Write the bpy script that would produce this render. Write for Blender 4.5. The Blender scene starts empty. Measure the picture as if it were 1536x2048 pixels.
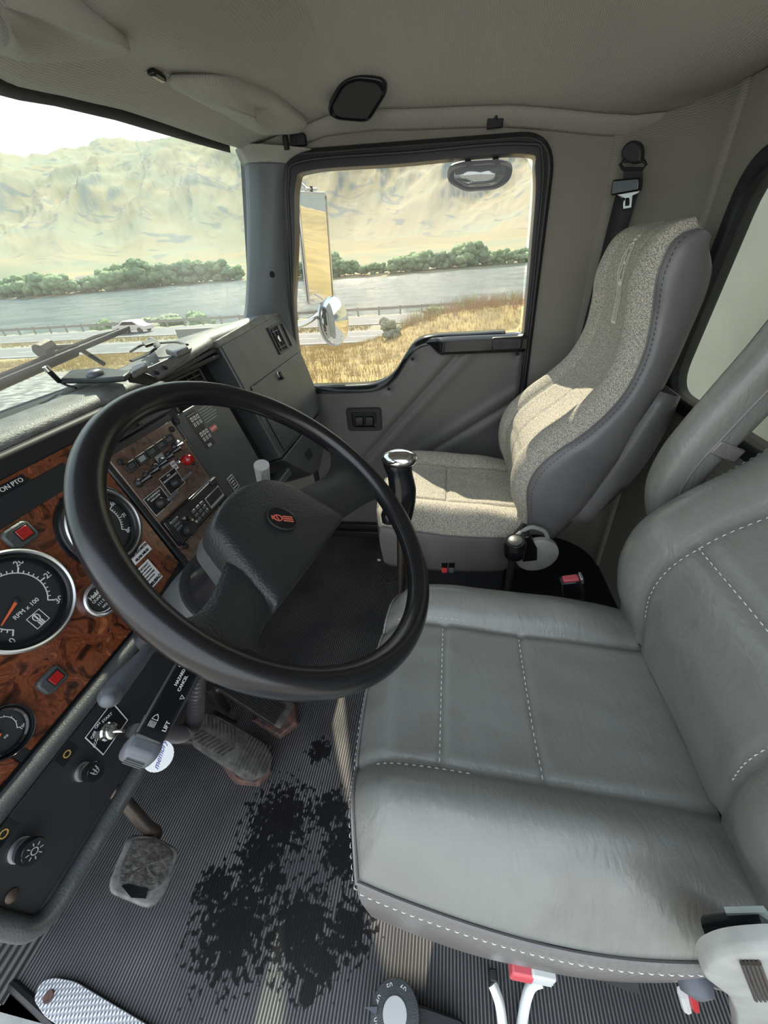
import bpy, bmesh, math, random
from mathutils import Vector, Matrix, noise
random.seed(7)
C = bpy.context.scene.collection
PI = math.pi
# ------------------------------------------------------------------ camera
SC = bpy.context.scene
cam_d = bpy.data.cameras.new('camera'); cam = bpy.data.objects.new('camera', cam_d); C.objects.link(cam)
cam_d.sensor_fit = 'HORIZONTAL'; cam_d.sensor_width = 36; cam_d.lens = 36*775/1536
cam_d.clip_start = .02; cam_d.clip_end = 20000
FPX = 775.
EYE = Vector((0, 0, 1.12))
_vx = Vector((137, 524, -FPX)).normalized()
_up = Vector((1, .08, 0)).cross(_vx).normalized()
if _up.y < 0: _up = -_up
RM = Matrix((_vx, _up.cross(_vx), _up))          # camera -> world rotation
cam.matrix_world = Matrix.Translation(EYE) @ RM.to_4x4()
SC.camera = cam
# ------------------------------------------------------------------ world, sun, exposure
SUN_DIR = Vector((1, .265, .95)).normalized()
w = bpy.data.worlds.new('world'); SC.world = w; w.use_nodes = True
nt = w.node_tree; nt.nodes.clear()
wo = nt.nodes.new('ShaderNodeOutputWorld'); bg = nt.nodes.new('ShaderNodeBackground')
tc = nt.nodes.new('ShaderNodeTexCoord'); sx = nt.nodes.new('ShaderNodeSeparateXYZ')
cr = nt.nodes.new('ShaderNodeValToRGB'); cr.color_ramp.elements[0].position = 0; cr.color_ramp.elements[0].color = (.86, .89, .90, 1)
cr.color_ramp.elements[1].position = .9; cr.color_ramp.elements[1].color = (.60, .70, .82, 1)
nt.links.new(tc.outputs['Generated'], sx.inputs[0]); nt.links.new(sx.outputs['Z'], cr.inputs[0])
nt.links.new(cr.outputs[0], bg.inputs['Color']); bg.inputs['Strength'].default_value = 2.0
nt.links.new(bg.outputs[0], wo.inputs[0])
sd = bpy.data.lights.new('sun', 'SUN'); sd.energy = 9.5; sd.angle = math.radians(.6); sd.color = (1, .88, .69)
sun = bpy.data.objects.new('sun', sd); C.objects.link(sun); sun.rotation_euler = SUN_DIR.to_track_quat('Z', 'Y').to_euler()
SC.view_settings.view_transform = 'Standard'; SC.view_settings.look = 'None'; SC.view_settings.gamma = 1
SC.view_settings.use_curve_mapping = False
SC.view_settings.exposure = .74
# ------------------------------------------------------------------ rays and planes
def ray(px, py): return RM @ Vector(((px-768)/FPX, (1024-py)/FPX, -1))
def hit(px, py, pt, n):
    d = ray(px, py); n = Vector(n); t = n.dot(Vector(pt)-EYE)/n.dot(d); return EYE+d*t
def onx(px, py, x): return hit(px, py, (x, 0, 0), (1, 0, 0))
def ony(px, py, y): return hit(px, py, (0, y, 0), (0, 1, 0))
def onz(px, py, z): return hit(px, py, (0, 0, z), (0, 0, 1))
# ------------------------------------------------------------------ materials
MATS = {}
def mat(name, col, rough=.5, metal=0., bump=None, var=None, spec=None, coat=0, rscale=None, bdist=.002, speck=None):
    """bump=(scale,strength); var=(scale,colour2,contrast)"""
    if name in MATS: return MATS[name]
    m = bpy.data.materials.new(name); m.use_nodes = True; n = m.node_tree; b = n.nodes['Principled BSDF']
    b.inputs['Base Color'].default_value = (*col, 1); b.inputs['Roughness'].default_value = rough; b.inputs['Metallic'].default_value = metal
    if spec is not None: b.inputs['Specular IOR Level'].default_value = spec
    if coat: b.inputs['Coat Weight'].default_value = coat; b.inputs['Coat Roughness'].default_value = .08
    t = n.nodes.new('ShaderNodeTexCoord'); last = None
    def nz(scale, detail=4):
        x = n.nodes.new('ShaderNodeTexNoise'); x.inputs['Scale'].default_value = scale; x.inputs['Detail'].default_value = detail
        n.links.new(t.outputs['Object'], x.inputs['Vector']); return x
    if var:
        x = nz(var[0], 5); r = n.nodes.new('ShaderNodeMapRange'); c = var[2] if len(var) > 2 else .2
        r.inputs[1].default_value = .5-c; r.inputs[2].default_value = .5+c
        n.links.new(x.outputs['Fac'], r.inputs[0])
        mx = n.nodes.new('ShaderNodeMix'); mx.data_type = 'RGBA'; mx.inputs[6].default_value = (*col, 1); mx.inputs[7].default_value = (*var[1], 1)
        n.links.new(r.outputs[0], mx.inputs[0]); n.links.new(mx.outputs[2], b.inputs['Base Color']); last = mx
    if speck:
        x = nz(speck[0], 2); r = n.nodes.new('ShaderNodeMapRange'); r.inputs[1].default_value = speck[2]; r.inputs[2].default_value = speck[2]+.06
        n.links.new(x.outputs['Fac'], r.inputs[0])
        mx = n.nodes.new('ShaderNodeMix'); mx.data_type = 'RGBA'; mx.inputs[7].default_value = (*speck[1], 1)
        if last: n.links.new(last.outputs[2], mx.inputs[6])
        else: mx.inputs[6].default_value = (*col, 1)
        n.links.new(r.outputs[0], mx.inputs[0]); n.links.new(mx.outputs[2], b.inputs['Base Color'])
    if bump:
        x = nz(bump[0], 3); bp = n.nodes.new('ShaderNodeBump'); bp.inputs['Strength'].default_value = bump[1]; bp.inputs['Distance'].default_value = bdist
        n.links.new(x.outputs['Fac'], bp.inputs['Height']); n.links.new(bp.outputs[0], b.inputs['Normal'])
    MATS[name] = m; return m
def M(n): return MATS[n]
mat('black_plastic', (.016, .017, .019), .42, bump=(900, .35), bdist=.0006)
mat('grain_plastic', (.045, .05, .052), .45, bump=(420, .6), bdist=.0012, var=(30, (.06, .066, .068)))
mat('grey_panel', (.042, .049, .051), .34, bump=(500, .35), bdist=.0008, var=(16, (.065, .075, .077)))
mat('deck_plastic', (.20, .205, .195), .5, bump=(420, .8), bdist=.0014, var=(40, (.10, .105, .10)))
mat('matte_black', (.009, .010, .013), .6)
mat('gloss_black', (.008, .009, .011), .12)
mat('rubber', (.016, .016, .017), .5, bump=(300, .2))
mat('wheel_rubber', (.009, .009, .0105), .22, bump=(1100, .18), bdist=.0005)
mat('pad_leather', (.016, .0175, .019), .36, bump=(420, .8), bdist=.0011)
mat('chrome', (.72, .72, .72), .12, 1)
mat('brushed', (.55, .56, .58), .35, 1)
mat('dark_metal', (.09, .085, .08), .38, .8, bump=(60, .4), var=(25, (.13, .10, .08)))
mat('white_print', (.62, .63, .63), .6)
mat('pale_print', (.30, .33, .33), .6)
mat('amber_print', (.45, .28, .06), .6)
mat('blue_ink', (.06, .07, .30), .6)
mat('red_plastic', (.55, .02, .03), .3)
mat('red_lens', (.30, .012, .012), .15)
mat('red_label', (.55, .12, .08), .5)
mat('paper', (.78, .79, .80), .7)
mat('gauge_face', (.020, .023, .024), .5)
mat('needle_orange', (.70, .13, .05), .5)
mat('vinyl_grey', (.135, .13, .125), .42, bump=(260, .35), bdist=.001, var=(5, (.15, .145, .14)))
mat('vinyl_side', (.128, .126, .130), .36, bump=(200, .35), bdist=.001, var=(12, (.155, .15, .15)))
mat('pillar_vinyl', (.10, .112, .118), .42, bump=(350, .35), bdist=.001)
mat('beige_plastic', (.36, .37, .35), .45, bump=(160, .2), var=(30, (.28, .285, .27)))
mat('bronze_key', (.30, .17, .05), .3, .6)
mat('webbing', (.022, .022, .024), .6, bump=(1500, .4))
mat('strap_green', (.33, .38, .36), .5)
mat('lever_grey', (.10, .108, .125), .38)
mat('silver_paint', (.62, .63, .62), .35, .5)
mat('button_red', (.62, .10, .12), .4)
mat('button_red_bright', (.75, .05, .06), .4)
mat('button_white', (.60, .61, .60), .4)
mat('hose_rubber', (.085, .08, .085), .36)
mat('pedal_rubber', (.045, .044, .040), .75, var=(60, (.10, .095, .085), .15), bump=(120, .4))
mat('pedal_mud', (.03, .027, .025), .55, var=(90, (.065, .06, .052), .12), bump=(140, .9), bdist=.003)
mat('pedal_rim', (.17, .165, .16), .55, var=(60, (.07, .07, .07), .15), bump=(90, .5))
mat('rust', (.16, .075, .055), .8, var=(60, (.05, .04, .04), .15), bump=(90, .6))
mat('stitch', (.60, .60, .57), .6)
mat('black_paint', (.012, .013, .016), .18)
mat('diamond_metal', (.50, .51, .54), .35, .7)
mat('tow_dark', (.02, .02, .02), .8, bump=(80, .6))
def leather(name, a, b_, c_):
    m = mat(name, a, .30, var=(4.5, b_, .16), bump=(170, .30), bdist=.0012)
    n = m.node_tree; bs = n.nodes['Principled BSDF']
    # crease wrinkles: stretched voronoi-ish noise added to the normal, plus worn brown spots
    t = n.nodes.new('ShaderNodeTexCoord'); mp = n.nodes.new('ShaderNodeMapping'); mp.inputs['Scale'].default_value = (10, 26, 10)
    x = n.nodes.new('ShaderNodeTexNoise'); x.inputs['Scale'].default_value = 2.2; x.inputs['Detail'].default_value = 6; x.inputs['Distortion'].default_value = 1.6
    n.links.new(t.outputs['Object'], mp.inputs[0]); n.links.new(mp.outputs[0], x.inputs['Vector'])
    bp = n.nodes.new('ShaderNodeBump'); bp.inputs['Strength'].default_value = .30; bp.inputs['Distance'].default_value = .0045
    old = bs.inputs['Normal'].links[0].from_node
    n.links.new(x.outputs['Fac'], bp.inputs['Height']); n.links.new(old.outputs[0], bp.inputs['Normal']); n.links.new(bp.outputs[0], bs.inputs['Normal'])
    src = bs.inputs['Base Color'].links[0].from_socket
    x2 = n.nodes.new('ShaderNodeTexNoise'); x2.inputs['Scale'].default_value = 7; x2.inputs['Detail'].default_value = 8
    r = n.nodes.new('ShaderNodeMapRange'); r.inputs[1].default_value = .56; r.inputs[2].default_value = .74; r.inputs[4].default_value = .75
    mx = n.nodes.new('ShaderNodeMix'); mx.data_type = 'RGBA'; mx.inputs[7].default_value = (*c_, 1)
    n.links.new(t.outputs['Object'], x2.inputs['Vector']); n.links.new(x2.outputs['Fac'], r.inputs[0]); n.links.new(r.outputs[0], mx.inputs[0])
    n.links.new(src, mx.inputs[6]); n.links.new(mx.outputs[2], bs.inputs['Base Color'])
    return m
leather('leather', (.20, .207, .19), (.175, .178, .162), (.125, .115, .098))
leather('leather_side', (.175, .165, .155), (.16, .15, .145), (.11, .10, .09))
def fabric(name, a, b_, scale):
    m = mat(name, a, .9, speck=(scale, b_, .47), bump=(scale, .5), bdist=.0012)
    return m
fabric('seat_fabric', (.56, .51, .41), (.22, .225, .215), 480)
def woven(name, a, b_, ax, sc):
    """headliner cloth: fine wavy ribs"""
    m = mat(name, a, .85, var=(3, b_, .25)); n = m.node_tree; bs = n.nodes['Principled BSDF']
    t = n.nodes.new('ShaderNodeTexCoord'); wv = n.nodes.new('ShaderNodeTexWave'); wv.bands_direction = ax
    wv.inputs['Scale'].default_value = sc; wv.inputs['Distortion'].default_value = 2.2; wv.inputs['Detail'].default_value = 1.5; wv.inputs['Detail Scale'].default_value = 3
    bp = n.nodes.new('ShaderNodeBump'); bp.inputs['Strength'].default_value = .5; bp.inputs['Distance'].default_value = .0012
    n.links.new(t.outputs['Object'], wv.inputs[0]); n.links.new(wv.outputs['Fac'], bp.inputs['Height']); n.links.new(bp.outputs[0], bs.inputs['Normal'])
    return m
woven('headliner', (.34, .325, .295), (.38, .365, .33), 'Y', 70)
woven('side_cloth', (.25, .235, .205), (.27, .255, .225), 'Z', 60)
def wood():
    m = mat('burl_wood', (.16, .045, .018), .22, coat=.6); n = m.node_tree; bs = n.nodes['Principled BSDF']
    t = n.nodes.new('ShaderNodeTexCoord')
    x = n.nodes.new('ShaderNodeTexNoise'); x.inputs['Scale'].default_value = 25; x.inputs['Detail'].default_value = 8; x.inputs['Distortion'].default_value = 2.6
    cr = n.nodes.new('ShaderNodeValToRGB'); e = cr.color_ramp.elements
    e[0].position = .30; e[0].color = (.020, .007, .004, 1); e[1].position = .72; e[1].color = (.33, .115, .045, 1)
    k = e.new(.42); k.color = (.075, .022, .010, 1); k = e.new(.50); k.color = (.19, .055, .022, 1); k = e.new(.58); k.color = (.11, .03, .014, 1)
    n.links.new(t.outputs['Object'], x.inputs[0]); n.links.new(x.outputs['Fac'], cr.inputs[0]); n.links.new(cr.outputs[0], bs.inputs['Base Color'])
    m2 = m.copy(); m2.name = 'burl_wood_brown'; MATS['burl_wood_brown'] = m2
    e = [q for q in m2.node_tree.nodes if q.type == 'VALTORGB'][0].color_ramp.elements
    cols = [(.035, .018, .014), (.075, .042, .032), (.13, .075, .058), (.10, .055, .042), (.19, .12, .095)]
    for q, cc in zip(e, cols): q.color = (*cc, 1)
    m2.node_tree.nodes['Principled BSDF'].inputs['Roughness'].default_value = .32
wood()
def floor_mat():
    m = mat('ribbed_rubber', (.10, .10, .105), .5); n = m.node_tree; bs = n.nodes['Principled BSDF']
    t = n.nodes.new('ShaderNodeTexCoord'); sp = n.nodes.new('ShaderNodeSeparateXYZ'); n.links.new(t.outputs['Object'], sp.inputs[0])
    mu = n.nodes.new('ShaderNodeMath'); mu.operation = 'MULTIPLY'; mu.inputs[1].default_value = 2*PI/.0066; n.links.new(sp.outputs['Y'], mu.inputs[0])
    si = n.nodes.new('ShaderNodeMath'); si.operation = 'SINE'; n.links.new(mu.outputs[0], si.inputs[0])
    r = n.nodes.new('ShaderNodeMapRange'); r.inputs[1].default_value = -.6; r.inputs[2].default_value = .5; n.links.new(si.outputs[0], r.inputs[0])
    # worn light rib tops over darker grooves, with black wet shoe marks and dust
    dn = n.nodes.new('ShaderNodeTexNoise'); dn.inputs['Scale'].default_value = 5; dn.inputs['Detail'].default_value = 6; n.links.new(t.outputs['Object'], dn.inputs[0])
    dcol = n.nodes.new('ShaderNodeMix'); dcol.data_type = 'RGBA'; dcol.inputs[6].default_value = (.085, .085, .09, 1); dcol.inputs[7].default_value = (.185, .18, .175, 1)
    dr = n.nodes.new('ShaderNodeMapRange'); dr.inputs[1].default_value = .35; dr.inputs[2].default_value = .65; n.links.new(dn.outputs['Fac'], dr.inputs[0]); n.links.new(dr.outputs[0], dcol.inputs[0])
    # worn where the feet rest
    mix = n.nodes.new('ShaderNodeMix'); mix.data_type = 'RGBA'; mix.inputs[6].default_value = (.016, .016, .018, 1)
    n.links.new(r.outputs[0], mix.inputs[0]); n.links.new(dcol.outputs[2], mix.inputs[7])
    # wet marks: blobs given by centres on the floor, ragged by noise
    rag = n.nodes.new('ShaderNodeTexNoise'); rag.inputs['Scale'].default_value = 75; rag.inputs['Detail'].default_value = 4; n.links.new(t.outputs['Object'], rag.inputs[0])
    prev = None
    for (px, py, rad) in ((560, 1640, .085), (520, 1710, .06), (660, 1620, .05), (640, 1500, .035), (690, 1700, .06), (470, 1850, .09), (600, 1860, .075), (640, 1920, .045), (430, 1780, .045), (545, 1760, .03), (700, 1860, .05), (610, 1990, .02)):
        p = onz(px, py, 0); vm = n.nodes.new('ShaderNodeVectorMath'); vm.operation = 'DISTANCE'; vm.inputs[1].default_value = p
        n.links.new(t.outputs['Object'], vm.inputs[0])
        dv = n.nodes.new('ShaderNodeMath'); dv.operation = 'DIVIDE'; dv.inputs[1].default_value = rad; n.links.new(vm.outputs['Value'], dv.inputs[0])
        if prev:
            mi = n.nodes.new('ShaderNodeMath'); mi.operation = 'MINIMUM'; n.links.new(prev.outputs[0], mi.inputs[0]); n.links.new(dv.outputs[0], mi.inputs[1]); prev = mi
        else: prev = dv
    ad = n.nodes.new('ShaderNodeMath'); ad.operation = 'MULTIPLY_ADD'; ad.inputs[1].default_value = 3.2; ad.inputs[2].default_value = -1.65
    n.links.new(rag.outputs['Fac'], ad.inputs[0])
    sm = n.nodes.new('ShaderNodeMath'); sm.operation = 'ADD'; n.links.new(ad.outputs[0], sm.inputs[0]); n.links.new(prev.outputs[0], sm.inputs[1])
    wr = n.nodes.new('ShaderNodeMapRange'); wr.inputs[1].default_value = .72; wr.inputs[2].default_value = .88; n.links.new(sm.outputs[0], wr.inputs[0])
    fin = n.nodes.new('ShaderNodeMix'); fin.data_type = 'RGBA'; fin.inputs[6].default_value = (.010, .010, .011, 1)
    n.links.new(wr.outputs[0], fin.inputs[0]); n.links.new(mix.outputs[2], fin.inputs[7]); n.links.new(fin.outputs[2], bs.inputs['Base Color'])
    rr = n.nodes.new('ShaderNodeMapRange'); rr.inputs[3].default_value = .30; rr.inputs[4].default_value = .6; n.links.new(wr.outputs[0], rr.inputs[0]); n.links.new(rr.outputs[0], bs.inputs['Roughness'])
    bp = n.nodes.new('ShaderNodeBump'); bp.inputs['Strength'].default_value = .9; bp.inputs['Distance'].default_value = .0018
    n.links.new(r.outputs[0], bp.inputs['Height']); n.links.new(bp.outputs[0], bs.inputs['Normal'])
    m2 = m.copy(); m2.name = 'ribbed_rubber_dark'; MATS['ribbed_rubber_dark'] = m2
floor_mat()
def glass(name, tint, haze_dust, spec_rough=0.0, dcol=(.75, .78, .74)):
    m = bpy.data.materials.new(name); m.use_nodes = True; n = m.node_tree; n.nodes.clear()
    o = n.nodes.new('ShaderNodeOutputMaterial'); tr = n.nodes.new('ShaderNodeBsdfTransparent'); tr.inputs[0].default_value = (*tint, 1)
    gl = n.nodes.new('ShaderNodeBsdfGlossy'); gl.inputs['Roughness'].default_value = spec_rough
    lw = n.nodes.new('ShaderNodeLayerWeight'); pw = n.nodes.new('ShaderNodeMath'); pw.operation = 'POWER'; pw.inputs[1].default_value = 5; n.links.new(lw.outputs['Facing'], pw.inputs[0])
    fr = n.nodes.new('ShaderNodeMath'); fr.operation = 'MULTIPLY_ADD'; fr.inputs[1].default_value = .6; fr.inputs[2].default_value = .03; n.links.new(pw.outputs[0], fr.inputs[0])
    mx = n.nodes.new('ShaderNodeMixShader'); n.links.new(fr.outputs[0], mx.inputs[0]); n.links.new(tr.outputs[0], mx.inputs[1]); n.links.new(gl.outputs[0], mx.inputs[2])
    last = mx
    if haze_dust:  # translucent dust film, added to whiten the outside view in place of haze
        tl = n.nodes.new('ShaderNodeBsdfTranslucent'); tl.inputs[0].default_value = (*dcol, 1)
        t = n.nodes.new('ShaderNodeTexCoord'); x = n.nodes.new('ShaderNodeTexNoise'); x.inputs['Scale'].default_value = 3; x.inputs['Detail'].default_value = 6
        n.links.new(t.outputs['Object'], x.inputs[0]); r = n.nodes.new('ShaderNodeMapRange'); r.inputs[1].default_value = .3; r.inputs[2].default_value = .7
        r.inputs[3].default_value = haze_dust*.5; r.inputs[4].default_value = haze_dust*1.5; n.links.new(x.outputs['Fac'], r.inputs[0])
        m2 = n.nodes.new('ShaderNodeMixShader'); n.links.new(r.outputs[0], m2.inputs[0]); n.links.new(mx.outputs[0], m2.inputs[1]); n.links.new(tl.outputs[0], m2.inputs[2]); last = m2
    n.links.new(last.outputs[0], o.inputs[0]); MATS[name] = m; return m
glass('windshield_glass', (.47, .545, .53), .06)
glass('door_glass', (.50, .515, .50), .02)
glass('rear_glass', (.60, .66, .63), .05)
glass('clear_lens', (.9, .92, .92), 0)
mat('mirror', (.85, .87, .87), .01, 1)
# ------------------------------------------------------------------ mesh building
ORG = {}
def col3(v): return Vector(v)
class MB:
    def __init__(s): s.v = []; s.f = []
    def add(s, vs, fs):
        k = len(s.v); s.v += [Vector(q) for q in vs]; s.f += [tuple(i+k for i in f) for f in fs]; return s
    def box(s, p0, p1, F=None):
        (x0, y0, z0), (x1, y1, z1) = p0, p1
        vs = [Vector((x, y, z)) for z in (z0, z1) for y in (y0, y1) for x in (x0, x1)]
        if F: vs = [F(q) for q in vs]
        return s.add(vs, [(0, 2, 3, 1), (4, 5, 7, 6), (0, 1, 5, 4), (2, 6, 7, 3), (0, 4, 6, 2), (1, 3, 7, 5)])
    def prism(s, pts, vec, F=None):
        """polygon pts extruded by vec"""
        vec = Vector(vec); a = [Vector(p) for p in pts]; b = [p+vec for p in a]
        if F: a = [F(p) for p in a]; b = [F(p) for p in b]
        n = len(a)
        return s.add(a+b, [tuple(range(n))[::-1], tuple(range(n, 2*n))]+[(i, (i+1) % n, n+(i+1) % n, n+i) for i in range(n)])
    def loft(s, rings, closed=True, cap=True, loop=False):
        n = len(rings[0]); k = len(s.v); s.v += [Vector(p) for r in rings for p in r]
        R = len(rings)
        for i in range(R if loop else R-1):
            a = k+i*n; b = k+((i+1) % R)*n
            for j in range(n if closed else n-1):
                j2 = (j+1) % n; s.f.append((a+j, a+j2, b+j2, b+j))
        if cap and closed and not loop:
            s.f.append(tuple(k+j for j in range(n))[::-1]); s.f.append(tuple(k+(R-1)*n+j for j in range(n)))
        return s
    def tube(s, path, r, seg=12, loop=False, cap=True, flat=None, up=None):
        path = [Vector(p) for p in path]; n = len(path); rings = []; pn = None
        for i, p in enumerate(path):
            if loop: d = path[(i+1) % n]-path[i-1]
            else: d = path[min(i+1, n-1)]-path[max(i-1, 0)]
            d.normalize()
            if up is not None: u = Vector(up); u = (u-d*u.dot(d)).normalized()
            elif pn is None: u = d.orthogonal().normalized()
            else: u = (pn-d*pn.dot(d)).normalized()
            pn = u; v = d.cross(u); rr = r[i] if isinstance(r, (list, tuple)) else r
            fl = flat if flat else 1
            rings.append([p+u*math.cos(a)*rr*fl+v*math.sin(a)*rr for a in [2*PI*j/seg for j in range(seg)]])
        return s.loft(rings, True, cap, loop)
    def lathe(s, prof, o, ax, seg=32, sx=1, sy=1, cap=True):
        ax = Vector(ax).normalized(); u = ax.orthogonal().normalized(); v = ax.cross(u); o = Vector(o)
        return s.loft([[o+ax*h+(u*math.cos(a)*sx+v*math.sin(a)*sy)*r for a in [2*PI*j/seg for j in range(seg)]] for (r, h) in prof], True, cap)
    def grid(s, fn, nu, nv, u0=0, u1=1, v0=0, v1=1):
        k = len(s.v)
        for j in range(nv+1):
            for i in range(nu+1): s.v.append(Vector(fn(u0+(u1-u0)*i/nu, v0+(v1-v0)*j/nv)))
        for j in range(nv):
            for i in range(nu):
                a = k+j*(nu+1)+i; s.f.append((a, a+1, a+nu+2, a+nu+1))
        return s
    def ball(s, c, r, seg=16, sc=(1, 1, 1)):
        c = Vector(c)
        rings = []
        for i in range(1, seg//2):
            th = PI*i/(seg//2); rings.append([c+Vector((math.sin(th)*math.cos(a)*sc[0], math.sin(th)*math.sin(a)*sc[1], math.cos(th)*sc[2]))*r for a in [2*PI*j/seg for j in range(seg)]])
        return s.loft(rings)
    def build(s, name, m, parent=None, bevel=0, smooth=40, sub=0, seg=2, solid=0, org=None):
        o0 = ORG.get(parent.name, Vector()) if parent else (Vector(org) if org is not None else Vector())
        me = bpy.data.meshes.new(name); me.from_pydata([tuple(p-o0) for p in s.v], [], s.f); me.validate()
        bm = bmesh.new(); bm.from_mesh(me); bmesh.ops.recalc_face_normals(bm, faces=bm.faces); bm.to_mesh(me); bm.free()
        ms = m if isinstance(m, (list, tuple)) else [m]
        for q in ms: me.materials.append(M(q))
        o = bpy.data.objects.new(name, me); C.objects.link(o); ORG[o.name] = o0
        if smooth:
            for p in me.polygons: p.use_smooth = True
            me.set_sharp_from_angle(angle=math.radians(smooth))
        if solid:
            q = o.modifiers.new('solid', 'SOLIDIFY'); q.thickness = solid; q.offset = 0
        if bevel:
            q = o.modifiers.new('bevel', 'BEVEL'); q.width = bevel; q.segments = seg; q.limit_method = 'ANGLE'; q.angle_limit = math.radians(35); q.harden_normals = False
        if sub:
            q = o.modifiers.new('sub', 'SUBSURF'); q.levels = sub; q.render_levels = sub
        if parent: o.parent = parent
        elif org is not None: o.location = o0
        return o
def thing(name, label, cat, loc, group=None):
    o = bpy.data.objects.new(name, None); C.objects.link(o); o.location = loc; ORG[o.name] = Vector(loc)
    o.empty_display_size = .02
    o['label'] = label; o['category'] = cat
    if group: o['group'] = group
    return o
def tag(o, label, cat, group=None, kind=None):
    o['label'] = label; o['category'] = cat
    if group: o['group'] = group
    if kind: o['kind'] = kind
    return o
def struct(o, label=None):
    o['kind'] = 'structure'
    if label: o['label'] = label
    return o
def text(s, name, m, parent, T, size, depth=.0003, align='CENTER', sx=1.0, bold=0):
    """lettering as a mesh; T maps (x, y, h) of the sign plane to the world"""
    cu = bpy.data.curves.new(name, 'FONT'); cu.body = s; cu.size = size; cu.align_x = align; cu.align_y = 'CENTER'; cu.extrude = depth; cu.offset = bold
    cu.resolution_u = 3
    t = bpy.data.objects.new('tmp', cu); C.objects.link(t); dg = bpy.context.evaluated_depsgraph_get()
    me = bpy.data.meshes.new_from_object(t.evaluated_get(dg)); C.objects.unlink(t); bpy.data.objects.remove(t)
    b = MB(); b.v = [T(Vector((v.co.x*sx, v.co.y, v.co.z))) for v in me.vertices]; b.f = [tuple(p.vertices) for p in me.polygons]
    bpy.data.meshes.remove(me)
    return b.build(name, m, parent, smooth=0)
def smooth_path(pts, n=8, loop=False):
    """Catmull-Rom through the points"""
    P = [Vector(p) for p in pts]; N = len(P); out = []
    for i in range(N if loop else N-1):
        if loop: a, b, c, d = P[i-1], P[i], P[(i+1) % N], P[(i+2) % N]
        else: a, b, c, d = P[max(i-1, 0)], P[i], P[i+1], P[min(i+2, N-1)]
        for k in range(n):
            t = k/n; out.append(.5*((2*b)+(c-a)*t+(2*a-5*b+4*c-d)*t*t+(3*b-a-3*c+d)*t*t*t))
    if not loop: out.append(P[-1])
    return out
def lerp(a, b, t): return a+(b-a)*t
def interp(tab, x):
    if x <= tab[0][0]: return tab[0][1]
    for (a, b), (c, d) in zip(tab, tab[1:]):
        if x <= c: return b+(d-b)*(x-a)/(c-a)
    return tab[-1][1]
def sstep(a, b, x):
    t = max(0, min(1, (x-a)/(b-a))); return t*t*(3-2*t)
def rrect(w, h, r, n=5):
    """rounded rectangle outline, centred, in 2-D"""
    o = []
    for (cx, cy, a0) in ((w/2-r, h/2-r, 0), (-w/2+r, h/2-r, 90), (-w/2+r, -h/2+r, 180), (w/2-r, -h/2+r, 270)):
        for k in range(n+1):
            a = math.radians(a0+90*k/n); o.append((cx+r*math.cos(a), cy+r*math.sin(a)))
    return o
def round_poly(pts, r, n=4):
    """round the corners of a closed 3-D polygon; r one radius or a list"""
    P = [Vector(p) for p in pts]; N = len(P); out = []
    for i in range(N):
        a, b, c = P[i-1], P[i], P[(i+1) % N]; rr = r[i] if isinstance(r, (list, tuple)) else r
        d1 = min(rr, (a-b).length*.48); d2 = min(rr, (c-b).length*.48)
        if rr <= 0: out.append(b); continue
        p = b+(a-b).normalized()*d1; q = b+(c-b).normalized()*d2
        for k in range(n+1):
            t = k/n; out.append((1-t)**2*p+2*t*(1-t)*b+t*t*q)
    return out
def ring_frame(outer, inner, vec):
    """flat frame between two outlines with the same point count, extruded by vec"""
    n = len(outer); vec = Vector(vec); b = MB()
    b.v = [Vector(p) for p in outer]+[Vector(p) for p in inner]+[Vector(p)+vec for p in outer]+[Vector(p)+vec for p in inner]
    for i in range(n):
        j = (i+1) % n
        b.f += [(i, j, n+j, n+i), (2*n+i, 3*n+i, 3*n+j, 2*n+j), (i, 2*n+i, 2*n+j, j), (n+i, n+j, 3*n+j, 3*n+i)]
    return b
# ================================================================== cab shell
def ybot_(t): return .700-.09*t+.012
XR = 1.5          # inner face of the passenger side
YB = -.62         # inner face of the back wall
def panel_hole(rect, inner, F, depth):
    """flat wall with a rounded opening. rect=(u0,u1,v0,v1), inner=list of (u,v)"""
    u0, u1, v0, v1 = rect; cu = sum(p[0] for p in inner)/len(inner); cv = sum(p[1] for p in inner)/len(inner)
    pts = []
    ins = list(inner)
    # densify
    dn = []
    for i in range(len(ins)):
        a = ins[i]; b = ins[(i+1) % len(ins)]; k = max(1, int(math.hypot(b[0]-a[0], b[1]-a[1])/.04))
        for j in range(k): dn.append((lerp(a[0], b[0], j/k), lerp(a[1], b[1], j/k)))
    for c in ((u0, v0), (u1, v0), (u1, v1), (u0, v1)):      # corner directions
        ang = math.atan2(c[1]-cv, c[0]-cu)
        best = min(range(len(dn)), key=lambda i: abs((math.atan2(dn[i][1]-cv, dn[i][0]-cu)-ang+PI) % (2*PI)-PI))
        pts.append((best, c))
    fix = dict(pts); out = []
    for i, (u, v) in enumerate(dn):
        if i in fix: out.append(fix[i]); continue
        du, dv = u-cu, v-cv; t = 1e9
        if du > 1e-9: t = min(t, (u1-cu)/du)
        if du < -1e-9: t = min(t, (u0-cu)/du)
        if dv > 1e-9: t = min(t, (v1-cv)/dv)
        if dv < -1e-9: t = min(t, (v0-cv)/dv)
        out.append((cu+du*t, cv+dv*t))
    return ring_frame([F(p) for p in out], [F(p) for p in dn], depth)
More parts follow.
